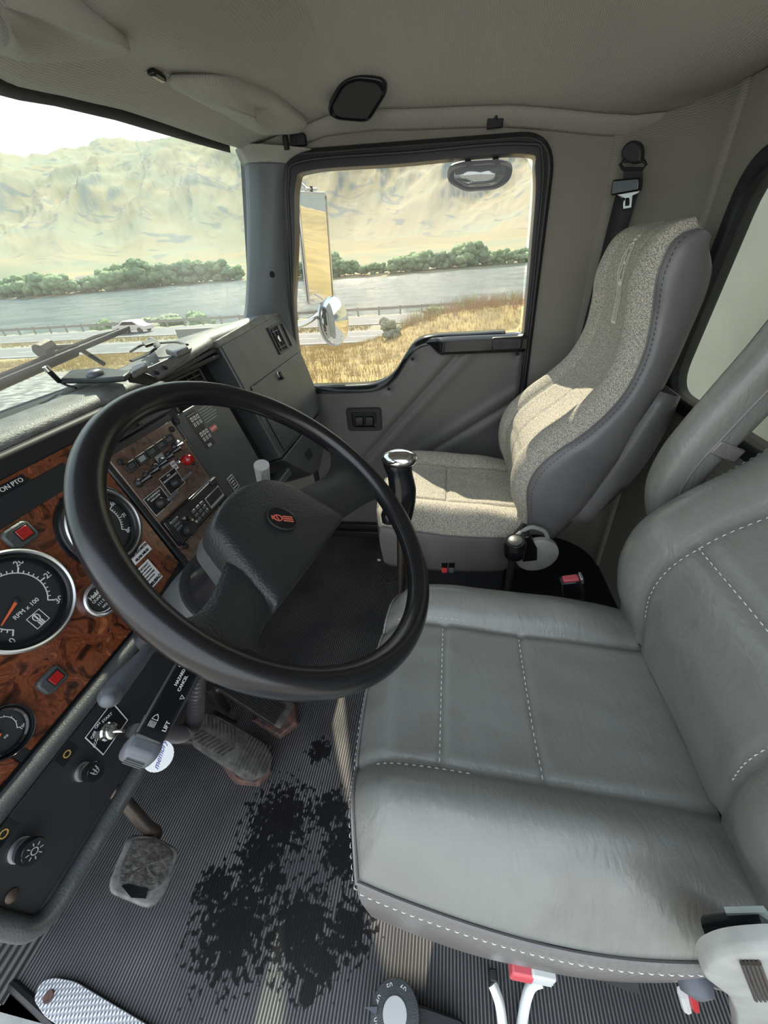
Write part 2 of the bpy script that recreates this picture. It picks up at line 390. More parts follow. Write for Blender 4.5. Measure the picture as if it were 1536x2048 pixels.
# ---- floor and toe board
b = MB(); b.grid(lambda u, v: (lerp(-.028, 1.52, u), lerp(-.66, .80, v), 0), 10, 10)
b.add([(-.028, -.66, 0), (1.52, -.66, 0), (1.52, .8, 0), (-.028, .8, 0), (-.028, -.66, -.05), (1.52, -.66, -.05), (1.52, .8, -.05), (-.028, .8, -.05)], [(4, 5, 6, 7), (0, 1, 5, 4), (1, 2, 6, 5), (2, 3, 7, 6), (3, 0, 4, 7)])
fl = struct(b.build('floor', 'ribbed_rubber', smooth=0))
b = MB(); b.add([(-.02, .79, -.03), (1.52, .79, -.03), (1.52, 1.02, .42), (1.52, 1.04, .85), (-.02, 1.04, .85), (-.02, 1.02, .42)], [(0, 1, 2, 5), (5, 2, 3, 4)])
struct(b.build('wall_front', 'ribbed_rubber_dark', smooth=0, solid=.02))
MB().box((-.03, .705, .845), (1.53, 1.06, .87)).build('wall_front_top', 'black_paint', smooth=0)['kind'] = 'structure'
# ---- side wall with the door opening
DOOR = round_poly([(0, .515, 1.388), (0, -.262, 1.360), (0, -.275, .02), (0, .585, .02), (0, .585, .85)], [.06, .085, .02, .02, .1], 8)
dho = [(p.y, p.z) for p in DOOR]
struct(panel_hole((-.42, .592, -.03, 1.50), dho, lambda p: Vector((XR, p[0], p[1])), (.03, 0, 0)).build('wall_right', 'side_cloth', smooth=0))
b = MB()
def cornerwall(u, v):
    a = PI/2*u; return (XR-.2+.2*math.cos(a), -.42-.2*math.sin(a), lerp(-.03, 1.50, v))
b.grid(cornerwall, 12, 6)
struct(b.build('wall_corner', 'side_cloth', smooth=60, solid=.012))
MB().box((XR, .585, -.03), (XR+.03, 1.05, .935)).build('wall_right_front', 'side_cloth', smooth=0)['kind'] = 'structure'
b = MB(); b.loft([[Vector((1.49+.05*t, ybot_(t)-.004, z)), Vector((1.56, ybot_(t)-.10, z)), Vector((1.56, ybot_(t)+.04, z)), Vector((1.49+.05*t, ybot_(t)+.03, z))] for t, z in ((0, .90), (1, 1.45))]); struct(b.build('trim_7', 'black_paint', smooth=0))
# ---- back wall with the rear window
RW = round_poly([ony(*p, YB) for p in ((1500, 318), (1448, 400), (1383, 640), (1372, 730), (1392, 778), (1470, 832))], .05)
rw = [(.24, .74), (1.215, .74), (1.245, .79), (1.20, 1.16), (1.13, 1.235), (.32, 1.235), (.27, 1.18), (.21, .79)]
rwp = round_poly([Vector((x, z, 0)) for x, z in ((.22, .735), (1.24, .735), (1.18, 1.235), (.28, 1.235))], .085, 7)
rwl = [(p.x, p.y) for p in rwp]
struct(panel_hole((-.03, 1.30, -.03, 1.52), rwl, lambda p: Vector((p[0], YB, p[1])), (0, -.03, 0)).build('wall_back', 'side_cloth', smooth=0))
cx = sum(p[0] for p in rwl)/len(rwl); cz = sum(p[1] for p in rwl)/len(rwl)
def scl(L, k): return [(cx+(x-cx)*(1+k/abs(1.02/2)), cz+(z-cz)*(1+k/.25)) for x, z in L]
t = struct(ring_frame([Vector((x, YB+.014, z)) for x, z in scl(rwl, .022)], [Vector((x, YB+.014, z)) for x, z in scl(rwl, -.014)], (0, -.05, 0)).build('window_2', 'matte_black', bevel=.008, smooth=40))
MB().add([Vector((x, YB-.01, z)) for x, z in rwl], [tuple(range(len(rwl)))]).build('pane', 'rear_glass', t, smooth=0)
MB().box((.60, YB, .002), (1.50, -.17, .010)).build('floor_shade_carpet', 'matte_black', bevel=.003)['kind'] = 'structure'  # black carpet sheet added to put the rear floor's shade into its colour
# ---- headliner
def q2(x): return ((x-.75)/.75)**2
def ytop(x): return .655-.05*q2(x)
def ybot(x): return .715-.03*q2(x)
def ztop(x): return interp([(0, 1.372), (.1, 1.385), (.25, 1.397), (.45, 1.404), (.70, 1.412)], abs(x-.75))-.004
def zceil(X, Y):
    d = ytop(X)-Y
    z = ztop(X)+.045*sstep(-.02, .12, d)+.165*sstep(.18, .42, d)
    z += .02*math.exp(-((X-.75)/.5)**2)*sstep(.2, .5, d)
    ze = interp([(-.60, 1.375), (-.45, 1.378), (-.3, 1.402), (-.15, 1.425), (.0, 1.438), (.2, 1.455), (.35, 1.455), (.5, 1.43), (.62, 1.405)], Y)
    side = sstep(.98, 1.46, X)**1.25 if Y < .3 else sstep(1.1, 1.46, X)
    z = lerp(z, min(z, ze), side)
    zb = 1.40-.01*X
    z = lerp(z, min(z, zb), sstep(-.32, -.58, Y)**1.1 if Y < -.32 else 0)
    z += .0035*noise.noise(Vector((X*5, Y*5, 2)))
    return z
b = MB()
def cfn(u, v):
    X = lerp(-.03, 1.465, u); Y = lerp(ytop(X), YB, v); return (X, Y, zceil(X, Y))
b.grid(cfn, 80, 80)
# header lip and side rail skirt
b.grid(lambda u, v: (lerp(-.03, 1.465, u), ytop(lerp(-.03, 1.465, u))+.03*v, zceil(lerp(-.03, 1.465, u), ytop(lerp(-.03, 1.465, u)))-.0+.03*v), 60, 2)
b.grid(lambda u, v: (lerp(1.465, XR+.002, v), lerp(ytop(1.465)+.03, YB, u), lerp(zceil(1.465, lerp(ytop(1.465), YB, u)), zceil(1.465, lerp(ytop(1.465), YB, u))-.035, v**.6)), 60, 4)
ceil = struct(b.build('ceiling', 'headliner', smooth=60, solid=.006))
b = MB(); b.box((-.06, YB-.06, 1.64), (1.56, .62, 1.66)); b.box((-.06, .60, 1.44), (1.56, .66, 1.66)); b.box((1.53, YB-.06, 1.38), (1.56, .66, 1.66)); b.box((-.06, YB-.08, 1.38), (1.56, YB-.04, 1.66))
struct(b.build('roof', 'black_paint', smooth=0))
# ---- sun visor shade band of the windshield and the glass
def wsp(X, t): return Vector((X, lerp(ybot(X), ytop(X)+.012, t), lerp(.945, ztop(X)+.01, t)))
def wside(t): return lerp(1.425, 1.425, t)
b = MB(); b.grid(lambda u, v: wsp(lerp(-.02, 1.52, u), lerp(-.06, 1.04, v)), 40, 12)
struct(b.build('window_1', 'windshield_glass', smooth=60))
b = MB(); b.grid(lambda u, v: wsp(lerp(-.02, 1.43, u), lerp(.955, 1.03, v))+Vector((0, .012, 0)), 40, 2)
struct(b.build('trim_1', 'matte_black', smooth=60))
# ---- A pillar with its vinyl cover
pil_in = [(480, 287), (495, 318), (500, 345), (503, 430), (503, 520), (500, 600), (493, 650), (480, 700)]
pil_out = [(632, 300), (590, 318), (572, 352), (572, 430), (577, 520), (583, 600), (590, 650), (596, 700)]
L = [hit(*p, (1.425, lerp(ybot(1.425), ytop(1.425), 1), 1.38), (0, 1, 0.14)) for p in pil_in]
L = []
for p in pil_in:
    # on the windshield surface near its right edge
    d = ray(*p); t_ = .5
    for k in range(40):
        q = EYE+d*t_; tt = (q.z-.945)/(1.40-.945); yy = lerp(ybot(min(q.x, 1.5)), ytop(min(q.x, 1.5)), tt); t_ += (yy-.006-q.y)/d.y
    L.append(EYE+d*t_)
R_ = [onx(*p, XR-.004) for p in pil_out]
b = MB(); rows = []
for a, c in zip(smooth_path(L, 5), smooth_path(R_, 5)):
    m_ = (a+c)/2+Vector((-.012, -.012, 0)); rows.append([a+Vector((.012, .02, 0)), a, a.lerp(m_, .5)+Vector((-.006, -.004, 0)), m_, m_.lerp(c, .6)+Vector((-.006, -.006, 0)), c, c+Vector((.02, .01, 0))])
nup = 8
up = rows[:nup]; lo = rows[nup-1:]
b.loft(lo, closed=False, cap=False); pv = struct(b.build('trim_2', 'pillar_vinyl', smooth=50, solid=.004))
b = MB(); b.loft(up, closed=False, cap=False); struct(b.build('trim_3', 'headliner', smooth=80, solid=.002))
for px, py in ((546, 427), (544, 549)):
    q = hit(px, py, rows[20][3], (-.6, -.8, 0)); k = MB().lathe([(.0095, 0), (.0095, .002), (.005, .0035)], q, (-.6, -.8, 0), 14).build('pillar_screw', 'matte_black', pv)
# ---- passenger door
WIN = round_poly([onx(*p, XR) for p in ((592, 341), (1070, 304), (1042, 662), (868, 669), (828, 688), (776, 762), (716, 772), (604, 774), (590, 650))],
                 [.05, .055, .035, .06, .06, .06, .06, .01, .02], 8)
sill = [onx(*p, XR) for p in ((598, 774), (640, 773), (716, 771), (760, 765), (790, 744), (812, 710), (832, 684), (868, 672), (950, 668), (1060, 660))]
sp_ = smooth_path(sill, 6)
tabz = sorted((p.y, p.z) for p in sp_)
def ztopd(y): return interp(tabz, y)
def sd_(p, a, c):   # distance to segment in (y,z)
    ax, ay, bx, by = a.y, a.z, c.y, c.z; dx, dy = bx-ax, by-ay; L2 = dx*dx+dy*dy
    t = max(0, min(1, ((p[0]-ax)*dx+(p[1]-ay)*dy)/L2)); return math.hypot(p[0]-ax-dx*t, p[1]-ay-dy*t), t
pleats = [(onx(932, 690, XR), onx(720, 925, XR)), (onx(1052, 786, XR), onx(840, 915, XR))]
def doorfn(u, v):
    y = lerp(-.262, .578, u); zt = ztopd(y)-.006; z = lerp(.03, zt, v); x = XR-.008
    for a, c in pleats:
        d, t = sd_((y, z), a, c); x += .007*math.exp(-(d/.006)**2)-.006*math.exp(-((d-.03)/.02)**2)
    for q in ((825, 718), (778, 778), (1035, 708)):
        s = onx(*q, XR); d = math.hypot(y-s.y, z-s.z); x += .007*math.exp(-(d/.014)**2)
    e = min(y+.262, zt-z, z-.03); x += .012*(1-sstep(0, .02, e)); x += .003*noise.noise(Vector((y*6, z*6, 0)))
    return (x, y, z)
b = MB(); b.grid(doorfn, 130, 110)
door = struct(b.build('door_1', 'vinyl_grey', smooth=80))
for q in ((825, 718), (778, 778), (1035, 708)):
    s = onx(*q, XR-.004); MB().lathe([(.006, 0), (.0055, .003), (.002, .005)], s, (-1, 0, 0), 14).build('panel_button', 'matte_black', door)
# outer weatherstrip and upper frame
dp = [Vector((XR-.004, y, z)) for y, z in dho]
MB().tube(dp, .013, 8, loop=True).build('weatherstrip', 'rubber', door)
dp = [Vector((XR+.012, y, z)) for y, z in dho]
cy_ = .15; cz_ = .75
up_o = [Vector((XR+.005, p.y, p.z)) for p in smooth_path([Vector((XR, .583, .70)), Vector((XR, .560, .94)), Vector((XR, .53, 1.20)), Vector((XR, .512, 1.33)), Vector((XR, .46, 1.383)), Vector((XR, .1, 1.374)), Vector((XR, -.18, 1.363)), Vector((XR, -.25, 1.325)), Vector((XR, -.262, 1.1)), Vector((XR, -.268, .66))], 8)]
ipx = ((606, 778), (588, 640), (592, 480), (594, 370), (625, 341), (800, 328), (1040, 308), (1070, 345), (1062, 500), (1044, 700))
up_i = [onx(*p, XR+.005) for p in smooth_path([Vector((a, c, 0)) for a, c in ipx], 8) for p in [(p.x, p.y)]]
b = MB(); b.loft([[a+Vector((-.018, 0, 0)) for a in up_o], [a+Vector((-.018, 0, 0)) for a in up_i], [a+Vector((.03, 0, 0)) for a in up_i]], closed=False, cap=False)
b.build('window_frame', 'black_plastic', door, smooth=30, solid=.006, bevel=.002)
mid = [a.lerp(c, .42)+Vector((-.02, 0, 0)) for a, c in zip(up_o, up_i)]
MB().tube(mid, .0045, 6, cap=True).build('frame_bead', 'rubber', door)
# window pane and sill trim
MB().add([p+Vector((.022, 0, 0)) for p in WIN], [tuple(range(len(WIN)))]).build('window_pane', 'door_glass', door, smooth=0)
b = MB(); rows = []
for p in sp_[:52]:
    rows.append([Vector((XR+.03, p.y, p.z+.004)), Vector((XR-.012, p.y, p.z+.004)), Vector((XR-.026, p.y, p.z-.004)), Vector((XR-.028, p.y, p.z-.018)), Vector((XR-.008, p.y, p.z-.026))])
b.loft(rows, closed=False, cap=False); b.build('window_sill', 'gloss_black', door, smooth=60, solid=.003)
# arm rest rail
a0 = onx(1052, 668, XR-.03).y; b = MB(); rows = []
for y in [lerp(.085, a0, i/24) for i in range(25)]:
    zt = ztopd(y)+.002 if y > .03 else .868+.002; zt = min(zt, .872)-.10*max(0, y-.02); k = sstep(.09, .03, y)
    rows.append([Vector((XR+.01, y, zt)), Vector((XR-.02-.03*k, y, zt+.001)), Vector((XR-.03-.035*k, y, zt-.008)), Vector((XR-.03-.036*k, y, zt-.034*k-.008)), Vector((XR-.02-.03*k, y, zt-.044*k-.01)), Vector((XR+.0, y, zt-.044*k-.01))])
b.loft(rows, cap=True); b.build('armrest', 'gloss_black', door, smooth=50, bevel=.002)
g = onx(1050, 668, XR-.062)
b = MB(); b.box((XR-.068, g.y+.002, .822), (XR-.0, g.y+.108, .868)); b.build('armrest_cap', 'black_plastic', door, bevel=.010, seg=3)
for yy in (g.y+.03, g.y+.075):
    MB().lathe([(.009, 0), (.008, .001)], (XR-.0675, yy, .845), (-1, 0, 0), 16).build('cap_screw', 'rubber', door)
# latch bezel with two paddles
c0 = onx(729, 838, XR-.012); b = MB()
rp = lambda w_, h_, r_, x_: [Vector((x_, c0.y-p, c0.z+q)) for p, q in rrect(w_, h_, r_)]
ring_frame(rp(.142, .094, .012, XR-.022), rp(.098, .062, .008, XR-.022), (.014, 0, 0)).build('latch_bezel', 'black_plastic', door, bevel=.002)
MB().prism(rp(.10, .064, .006, XR-.010), (.004, 0, 0)).build('latch_recess', 'matte_black', door)
for s in (-1, 1):
    b = MB(); b.box((XR-.024, c0.y+s*.021-.0175, c0.z-.027), (XR-.010, c0.y+s*.021+.0175, c0.z+.012)); b.build('latch_paddle', 'gloss_black', door, bevel=.004)
# door sill plates
t = thing('door_bottom_step', 'black ridged step panel along the foot of the far door', 'panel', (1.46, .3, 0))
b = MB(); b.box((1.44, -.26, .0), (1.475, .58, .035)); b.box((1.465, -.26, .03), (1.49, .58, .06)); b.build('step_panel', 'black_plastic', t, bevel=.006)
# ================================================================== dashboard (one thing, many parts)
DO = Vector((0, .54, .785)); DV = Vector((0, .2924, .9563)); DN = Vector((0, -.9563, .2924))
def DP(q): return DO+Vector((q[0], 0, 0))+DV*q[1]+DN*q[2]         # (along the dash, up its face, out of it)
def D(px, py, h=0):
    p = hit(px, py, DO+DN*h, DN); return p.x, (p-DO).dot(DV)
dash = thing('dashboard', 'dark textured truck dashboard with burl wood gauge panels beneath the windshield', 'dashboard', (.75, .62, .5))
def dbox(name, m, u0, u1, v0, v1, h0, h1, par=None, bevel=.003, **k):
    b = MB(); b.box((u0, v0, h0), (u1, v1, h1), DP); return b.build(name, m, par or dash, bevel=bevel, **k)
def dpoly(name, m, pts, h0, h1, par=None, bevel=.002, **k):
    b = MB(); b.prism([(p[0], p[1], h0) for p in pts], (0, 0, h1-h0), DP); return b.build(name, m, par or dash, bevel=bevel, **k)
def dtext(s, name, m, par, u, v, size, h=.0006, rot=0, align='CENTER', sx=1., bold=0):
    c, s_ = math.cos(rot), math.sin(rot)
    return text(s, name, m, par, lambda q: DP((u+q.x*c-q.y*s_, v+q.x*s_+q.y*c, h+q.z)), size, align=align, sx=sx, bold=bold)
# carrier body behind the fascias
dbox('dash_body', 'matte_black', -.03, .74, -.16, .15, -.16, -.006)
dbox('dash_body', 'matte_black', .70, .998, -.19, .10, -.16, -.05)
# wooden fascias
WB = -.150
dpoly('wood_panel', 'burl_wood', [(.165, WB), (.4, WB), (.498, -.135), (.505, .140), (.165, .140)], -.006, 0)
dpoly('wood_panel', 'burl_wood', [(-.03, WB), (.152, WB), (.152, .140), (-.03, .140)], -.006, 0)
dbox('panel_gap', 'matte_black', .152, .165, WB, .140, -.006, -.001, bevel=0)
# centre wooden panel in its black frame
dbox('centre_frame', 'black_plastic', .503, .700, -.175, .098, -.02, .003, bevel=.003)
cwp = dpoly('centre_panel', 'burl_wood_brown', [(.513, -.165), (.691, -.165), (.691, .086), (.513, .086)], .0, .006)
for u, v in ((.528, .071), (.677, .071), (.600, -.012), (.672, -.005), (.527, -.118), (.672, -.118), (.52, -.05)):
    if (u, v) == (.52, -.05): continue
    MB().lathe([(.0058, 0), (.0058, .003), (.004, .0045)], DP((u, v, .006)), DN, 14).build('panel_screw', 'matte_black', cwp)
# --- brow and deck along the glass
def deckz(x): return .952+.026*max(0, min(1, (x-.70)/.30))
b = MB(); rows = []
for i in range(61):
    X = lerp(-.03, 1.475, i/60); zt = deckz(X)
    k = sstep(.70, .75, X); k2 = sstep(.985, 1.0, X)
    yb = ybot(X)+.004
    y0 = lerp(.590, .590, k); y0 = lerp(y0, .603, k2)
    rows.append([Vector((X, yb, zt-.012)), Vector((X, yb-.02, zt-.002)), Vector((X, lerp(y0, yb, .5), zt+.001)), Vector((X, y0+.014, zt)), Vector((X, y0+.004, zt-.005)), Vector((X, y0, zt-.012)), Vector((X, y0+.002, zt-.018)), Vector((X, y0+.035, zt-.02)), Vector((X, yb, zt-.02))])
b.loft(rows, closed=True, cap=True); b.build('dash_top', 'deck_plastic', dash, smooth=50)
b = MB(); b.box((-.03, .576, .905), (.74, .62, .936)); b.build('brow_underside', 'matte_black', dash, bevel=.006)
b = MB(); b.box((.74, .590, .925), (.998, .64, .937)); b.build('brow_underside', 'matte_black', dash, bevel=.004)
b = MB(); b.box((-.03, ybot(0)-.016, .93), (.9, ybot(.4)+.01, .952)); b.build('glass_channel', 'matte_black', dash, bevel=.002)
# --- lower switch strip with its raised lips
LV0, LV1 = -.285, -.178
strip = dbox('switch_strip', 'matte_black', .045, .400, LV0, LV1, -.02, .004, bevel=.002)
b = MB(); b.tube([DP((u, -.163, .006)) for u in (-.03, .1, .2, .3, .42)], .014, 14, flat=.8); b.build('padded_ridge', 'grain_plastic', dash)
b = MB(); pth = [(.030, -.165), (.034, -.20), (.036, -.255), (.040, -.285), (.058, -.298), (.10, -.300), (.25, -.299), (.40, -.297)]
b.tube(smooth_path([DP((u, v, .006)) for u, v in pth], 5), .0115, 12); b.build('strip_surround', 'grain_plastic', dash)
dbox('knee_panel', 'matte_black', .03, .42, -.30, -.15, -.10, -.02)
# --- grey fuse cover, its screws and stickers
grey = dpoly('fuse_cover', 'grey_panel', [(.703, -.190), (.897, -.190), (.900, .088), (.703, .088)], -.05, .002, bevel=.004)
dpoly('cover_upper_trim', 'grain_plastic', [(.503, .100), (.74, .100), (.74, .155), (.503, .150)], -.05, -.002, bevel=.003)
dbox('cover_lower_ledge', 'grain_plastic', .80, .998, -.215, -.194, -.06, .010)
for px, py in ((350, 843),):
    u, v = D(px, py, .002); MB().lathe([(.008, 0), (.008, .006), (.006, .008)], DP((u, v, .002)), DN, 6).build('cover_bolt', 'matte_black', grey)
# shift-pattern sticker
u, v = D(405, 848, .002); sticker = dpoly('shift_sticker', 'black_plastic', [(.738, -.005), (.775, -.005), (.775, .080), (.738, .080)], .002, .0026, par=grey, bevel=0)
for r in (.052, .016):
    for j in range(3):
        for q in range(2):
            uu = .745+.0115*j; vv = r+.008*q
            b = MB()
            if q: ring_ = [(uu, vv), (uu+.008, vv), (uu+.008, vv+.009), (uu, vv+.009)]; b = ring_frame([DP((a, c, .003)) for a, c in ring_], [DP((lerp(uu+.004, a, .5), lerp(vv+.0045, c, .5), .003)) for a, c in ring_], DN*.0004)
            else: b.box((uu+.001, vv-.004, .0028), (uu+.003, vv+.005, .0032), DP); b.box((uu+.0055, vv-.004, .0028), (uu+.0075, vv+.005, .0032), DP)
            b.build('shift_mark', 'white_print', sticker, smooth=0)
dbox('print_line', 'pale_print', .741, .771, .0735, .0748, .002, .0029, par=sticker, bevel=0)
dtext('E16', 'sticker_text', 'white_print', sticker, .755, .000, .009, .0028, bold=.0003)
for k in range(6): dbox('print_line', 'pale_print', .785, .845-.005*(k % 3), .072-.006*k, .0735-.006*k, .002, .0026, par=sticker, bevel=0)
dbox('red_label', 'red_label', .786, .812, .018, .030, .002, .0026, par=sticker, bevel=0)
dtext('CAUTION', 'sticker_text', 'white_print', sticker, .799, .024, .0055, .0028)
ul, vl = D(466, 966, .002)
pl = dpoly('engine_plate', 'matte_black', [(ul-.014, vl-.018), (ul+.014, vl-.018), (ul+.014, vl+.018), (ul-.014, vl+.018)], .002, .003, par=grey, bevel=.001)
b = ring_frame([DP((ul+s*.0128, vl+t_*.0168, .003)) for s, t_ in ((-1, -1), (1, -1), (1, 1), (-1, 1))], [DP((ul+s*.012, vl+t_*.016, .003)) for s, t_ in ((-1, -1), (1, -1), (1, 1), (-1, 1))], DN*.0004); b.build('plate_border', 'white_print', pl, smooth=0)
for k in range(4): dtext(('ENGINE', 'BRAKE', 'HI LO', 'OFF ON')[k], 'plate_text', 'white_print', pl, ul, vl+.0105-.007*k, .0052, .0032)
# --- recessed centre cubby with vent
dbox('cubby_wall', 'matte_black', .74, .998, .098, .165, -.075, -.062, bevel=0)
b = MB(); b.prism([(.74, .155, -.07), (.998, .168, -.07), (.998, .168, -.006), (.74, .155, -.006)], (0, .008, 0), DP); b.build('cubby_roof', 'matte_black', dash)
b = MB(); b.box((.735, .09, -.075), (.742, .16, -.004), DP); b.build('cubby_side', 'grain_plastic', dash, bevel=.001)
def vent(name, u0, u1, v0, v1, h, nv, par=dash, knob=True, mt='gloss_black', along='u'):
    f = ring_frame([DP((a, c, h)) for a, c in ((u0, v0), (u1, v0), (u1, v1), (u0, v1))], [DP((a, c, h)) for a, c in ((u0+.007, v0+.006), (u1-.007, v0+.006), (u1-.007, v1-.006), (u0+.007, v1-.006))], DN*.008)
    f = f.build(name, 'black_plastic', par, bevel=.0015)
    b = MB(); b.box((u0+.005, v0+.005, h-.014), (u1-.005, v1-.005, h-.012), DP); b.build('vent_duct', 'matte_black', f, smooth=0)
    if along == 'u':
        for k in range(3):
            vv = lerp(v0, v1, (k+1)/4); b = MB(); b.box((u0+.006, vv-.0012, h-.008), (u1-.006, vv+.0012, h+.006), DP); b.build('vent_louvre', mt, f, bevel=.0006)
        for k in range(nv):
            uu = lerp(u0, u1, (k+1)/(nv+1)); b = MB(); b.box((uu-.0008, v0+.006, h-.010), (uu+.0008, v1-.006, h-.002), DP); b.build('vent_fin', 'black_plastic', f, smooth=0)
    if knob:
        b = MB(); b.box((lerp(u0, u1, .52)-.004, lerp(v0, v1, .5)-.003, h-.004), (lerp(u0, u1, .52)+.004, lerp(v0, v1, .5)+.003, h+.010), DP); b.build('vent_knob', 'chrome', f, bevel=.001)
    return f
vent('cubby_vent', .800, .930, .092, .150, -.045, 4)
vent('panel_vent', .520, .625, .100, .140, -.004, 3)
# --- passenger module: upper face, glove box door, vents
ML, MR = .998, 1.483
T = [(ML, -.160), (ML+.26, -.160), (MR-.05, -.160), (MR-.012, -.06), (MR-.002, .03), (MR, .12), (MR, .168), (MR-.02, .192), (1.445, .203), (1.30, .200), (ML, .180)]
modm = dpoly('passenger_module', 'grey_panel', T, -.14, .004, bevel=.007, seg=3)
dpoly('module_cap', 'deck_plastic', [(ML-.004, .172), (1.445, .196), (1.455, .201), (1.30, .212), (ML-.004, .190)], -.10, .006, bevel=.003)
gl = [(ML+.03, -.150), (MR-.065, -.155), (MR-.034, -.07), (MR-.024, .03), (MR-.03, .060), (ML+.035, .054), (ML+.027, .045)]
gap = dpoly('glove_gap', 'matte_black', gl, .003, .0045, par=modm, bevel=0)
def inset(P, d):
    cx = sum(p[0] for p in P)/len(P); cy = sum(p[1] for p in P)/len(P); return [(p[0]+(-d if p[0] > cx else d), p[1]+(-d if p[1] > cy else d)) for p in P]
gd = dpoly('glove_box_door', 'grey_panel', inset(gl, .0028), .0046, .008, par=modm, bevel=.002)
u, v = D(560, 752, .008); b = MB(); b.box((u-.010, v-.012, .008), (u+.010, v+.012, .020), DP); b.build('glove_latch', 'gloss_black', modm, bevel=.003)
b = MB(); b.box((u-.014, v-.002, .008), (u-.010, v+.016, .012), DP); b.build('latch_glint', 'chrome', modm, bevel=.001)
# lower foot duct piece with small slot
lp_ = dpoly('lower_duct', 'grain_plastic', [(ML+.012, -.166), (1.42, -.166), (1.30, -.275), (1.20, -.305), (1.13, -.29)], -.13, -.002, bevel=.004)
u, v = D(618, 908, 0); b = MB(); b.box((u-.025, v-.016, -.002), (u+.025, v+.016, .001), DP); b.build('duct_slot', 'matte_black', lp_, bevel=.002)
# corner vent with rotary slider
uv0 = D(545, 672, .004); u0, u1, v0, v1 = 1.300, 1.425, .085, .172
cv_ = ring_frame([DP((a, c, .004)) for a, c in ((u0, v0), (u1, v0), (u1, v1), (u0, v1))], [DP((a, c, .004)) for a, c in ((u0+.006, v0+.006), (u1-.006, v0+.006), (u1-.006, v1-.006), (u0+.006, v1-.006))], DN*.005).build('corner_vent', 'black_plastic', dash, bevel=.0015)
b = MB(); b.box((u0+.005, v0+.005, .004), (u1-.005, v1-.005, .005), DP); b.build('vent_duct', 'matte_black', cv_, smooth=0)
b = MB(); b.box((u0+.072, v0+.006, .004), (u0+.086, v1-.006, .011), DP); b.build('vent_divider', 'grey_panel', cv_, bevel=.001)
for vv in (v0+.018, v1-.018): b = MB(); b.box((u0+.012, vv-.0015, .004), (u0+.066, vv+.0015, .010), DP); b.build('vent_louvre', 'grey_panel', cv_, bevel=.0005)
for uu in (u0+.022, u0+.052): b = MB(); b.box((uu-.0015, v0+.01, .004), (uu+.0015, v1-.01, .009), DP); b.build('vent_louvre', 'black_plastic', cv_, bevel=.0005)
b = MB(); b.box((u0+.032, (v0+v1)/2-.010, .004), (u0+.042, (v0+v1)/2+.010, .013), DP); b.build('vent_knob', 'chrome', cv_, bevel=.002)
# --- gauges
def ring3(c, r0, r1, h0, h1, name, m, par, seg=64, bevel=.0008):
    b = MB(); prof = [(r0, h0), (r0, h1), (lerp(r0, r1, .5), h1+.0015), (r1, h1), (r1, h0)]
    rings = []
    for r, h in prof: rings.append([DP((c[0]+r*math.cos(a), c[1]+r*math.sin(a), h)) for a in [2*PI*j/seg for j in range(seg)]])
    b.loft(rings, True, False, loop=True); return b.build(name, m, par, smooth=50)
def disc(c, r, h, name, m, par, seg=64, th=.002):
    b = MB(); b.prism([(c[0]+r*math.cos(a), c[1]+r*math.sin(a), h-th) for a in [2*PI*j/seg for j in range(seg)]], (0, 0, th), DP); return b.build(name, m, par, smooth=30)
def gauge(c, R, name, rim, a0, a1, labels, minor, title, ts, needle, depth=.012, drop=.02, lens=False):
    g = ring3(c, R*.93, R, -.002, depth, name, rim, dash)
    ring3(c, R*.78, R*.93, -.004, depth*.45, 'inner_bezel', 'gloss_black', g)
    disc(c, R*.80, .0012, 'dial_face', 'gauge_face', g)
    b = MB(); n = len(labels)
    tot = (n-1)*minor
    for i in range(tot+1):
        a = math.radians(lerp(a0, a1, i/tot)); big = i % minor == 0; r1 = R*(.66 if big else .60); r0 = R*.545; wd = R*(.0125 if big else .009)
        ca, sa = math.cos(a), math.sin(a)
        b.prism([(c[0]+ca*r0-sa*wd, c[1]+sa*r0+ca*wd, .0014), (c[0]+ca*r1-sa*wd, c[1]+sa*r1+ca*wd, .0014), (c[0]+ca*r1+sa*wd, c[1]+sa*r1-ca*wd, .0014), (c[0]+ca*r0+sa*wd, c[1]+sa*r0-ca*wd, .0014)], (0, 0, .0004), DP)
    seg = 50
    for k in range(seg):
        a = math.radians(lerp(a0, a1, k/seg)); a2 = math.radians(lerp(a0, a1, (k+1)/seg))
        b.prism([(c[0]+math.cos(x)*r, c[1]+math.sin(x)*r, .0014) for x, r in ((a, R*.535), (a, R*.555), (a2, R*.555), (a2, R*.535))], (0, 0, .0004), DP)
    b.build('dial_scale', 'white_print', g, smooth=0)
    for i, l in enumerate(labels):
        a = math.radians(lerp(a0, a1, i/(n-1))); dtext(l, 'dial_number', 'white_print', g, c[0]+math.cos(a)*R*.75, c[1]+math.sin(a)*R*.75, R*.17, .0016)
    dtext(title, 'dial_text', 'white_print', g, c[0]+ts[0]*R, c[1]+ts[1]*R, R*.12, .0016)
    a = math.radians(needle); ca, sa = math.cos(a), math.sin(a)
    b = MB(); b.prism([(c[0]-sa*R*.03, c[1]+ca*R*.03, .004), (c[0]+ca*R*.50-sa*R*.01, c[1]+sa*R*.50+ca*R*.01, .004), (c[0]+ca*R*.50+sa*R*.01, c[1]+sa*R*.50-ca*R*.01, .004), (c[0]+sa*R*.03, c[1]-ca*R*.03, .004)], (0, 0, .001), DP); b.build('needle', 'needle_orange', g, smooth=0)
    MB().lathe([(R*.05, 0), (R*.05, .004), (R*.03, .005)], DP((c[0], c[1], .001)), DN, 24).build('needle_hub', 'matte_black', g)
    return g
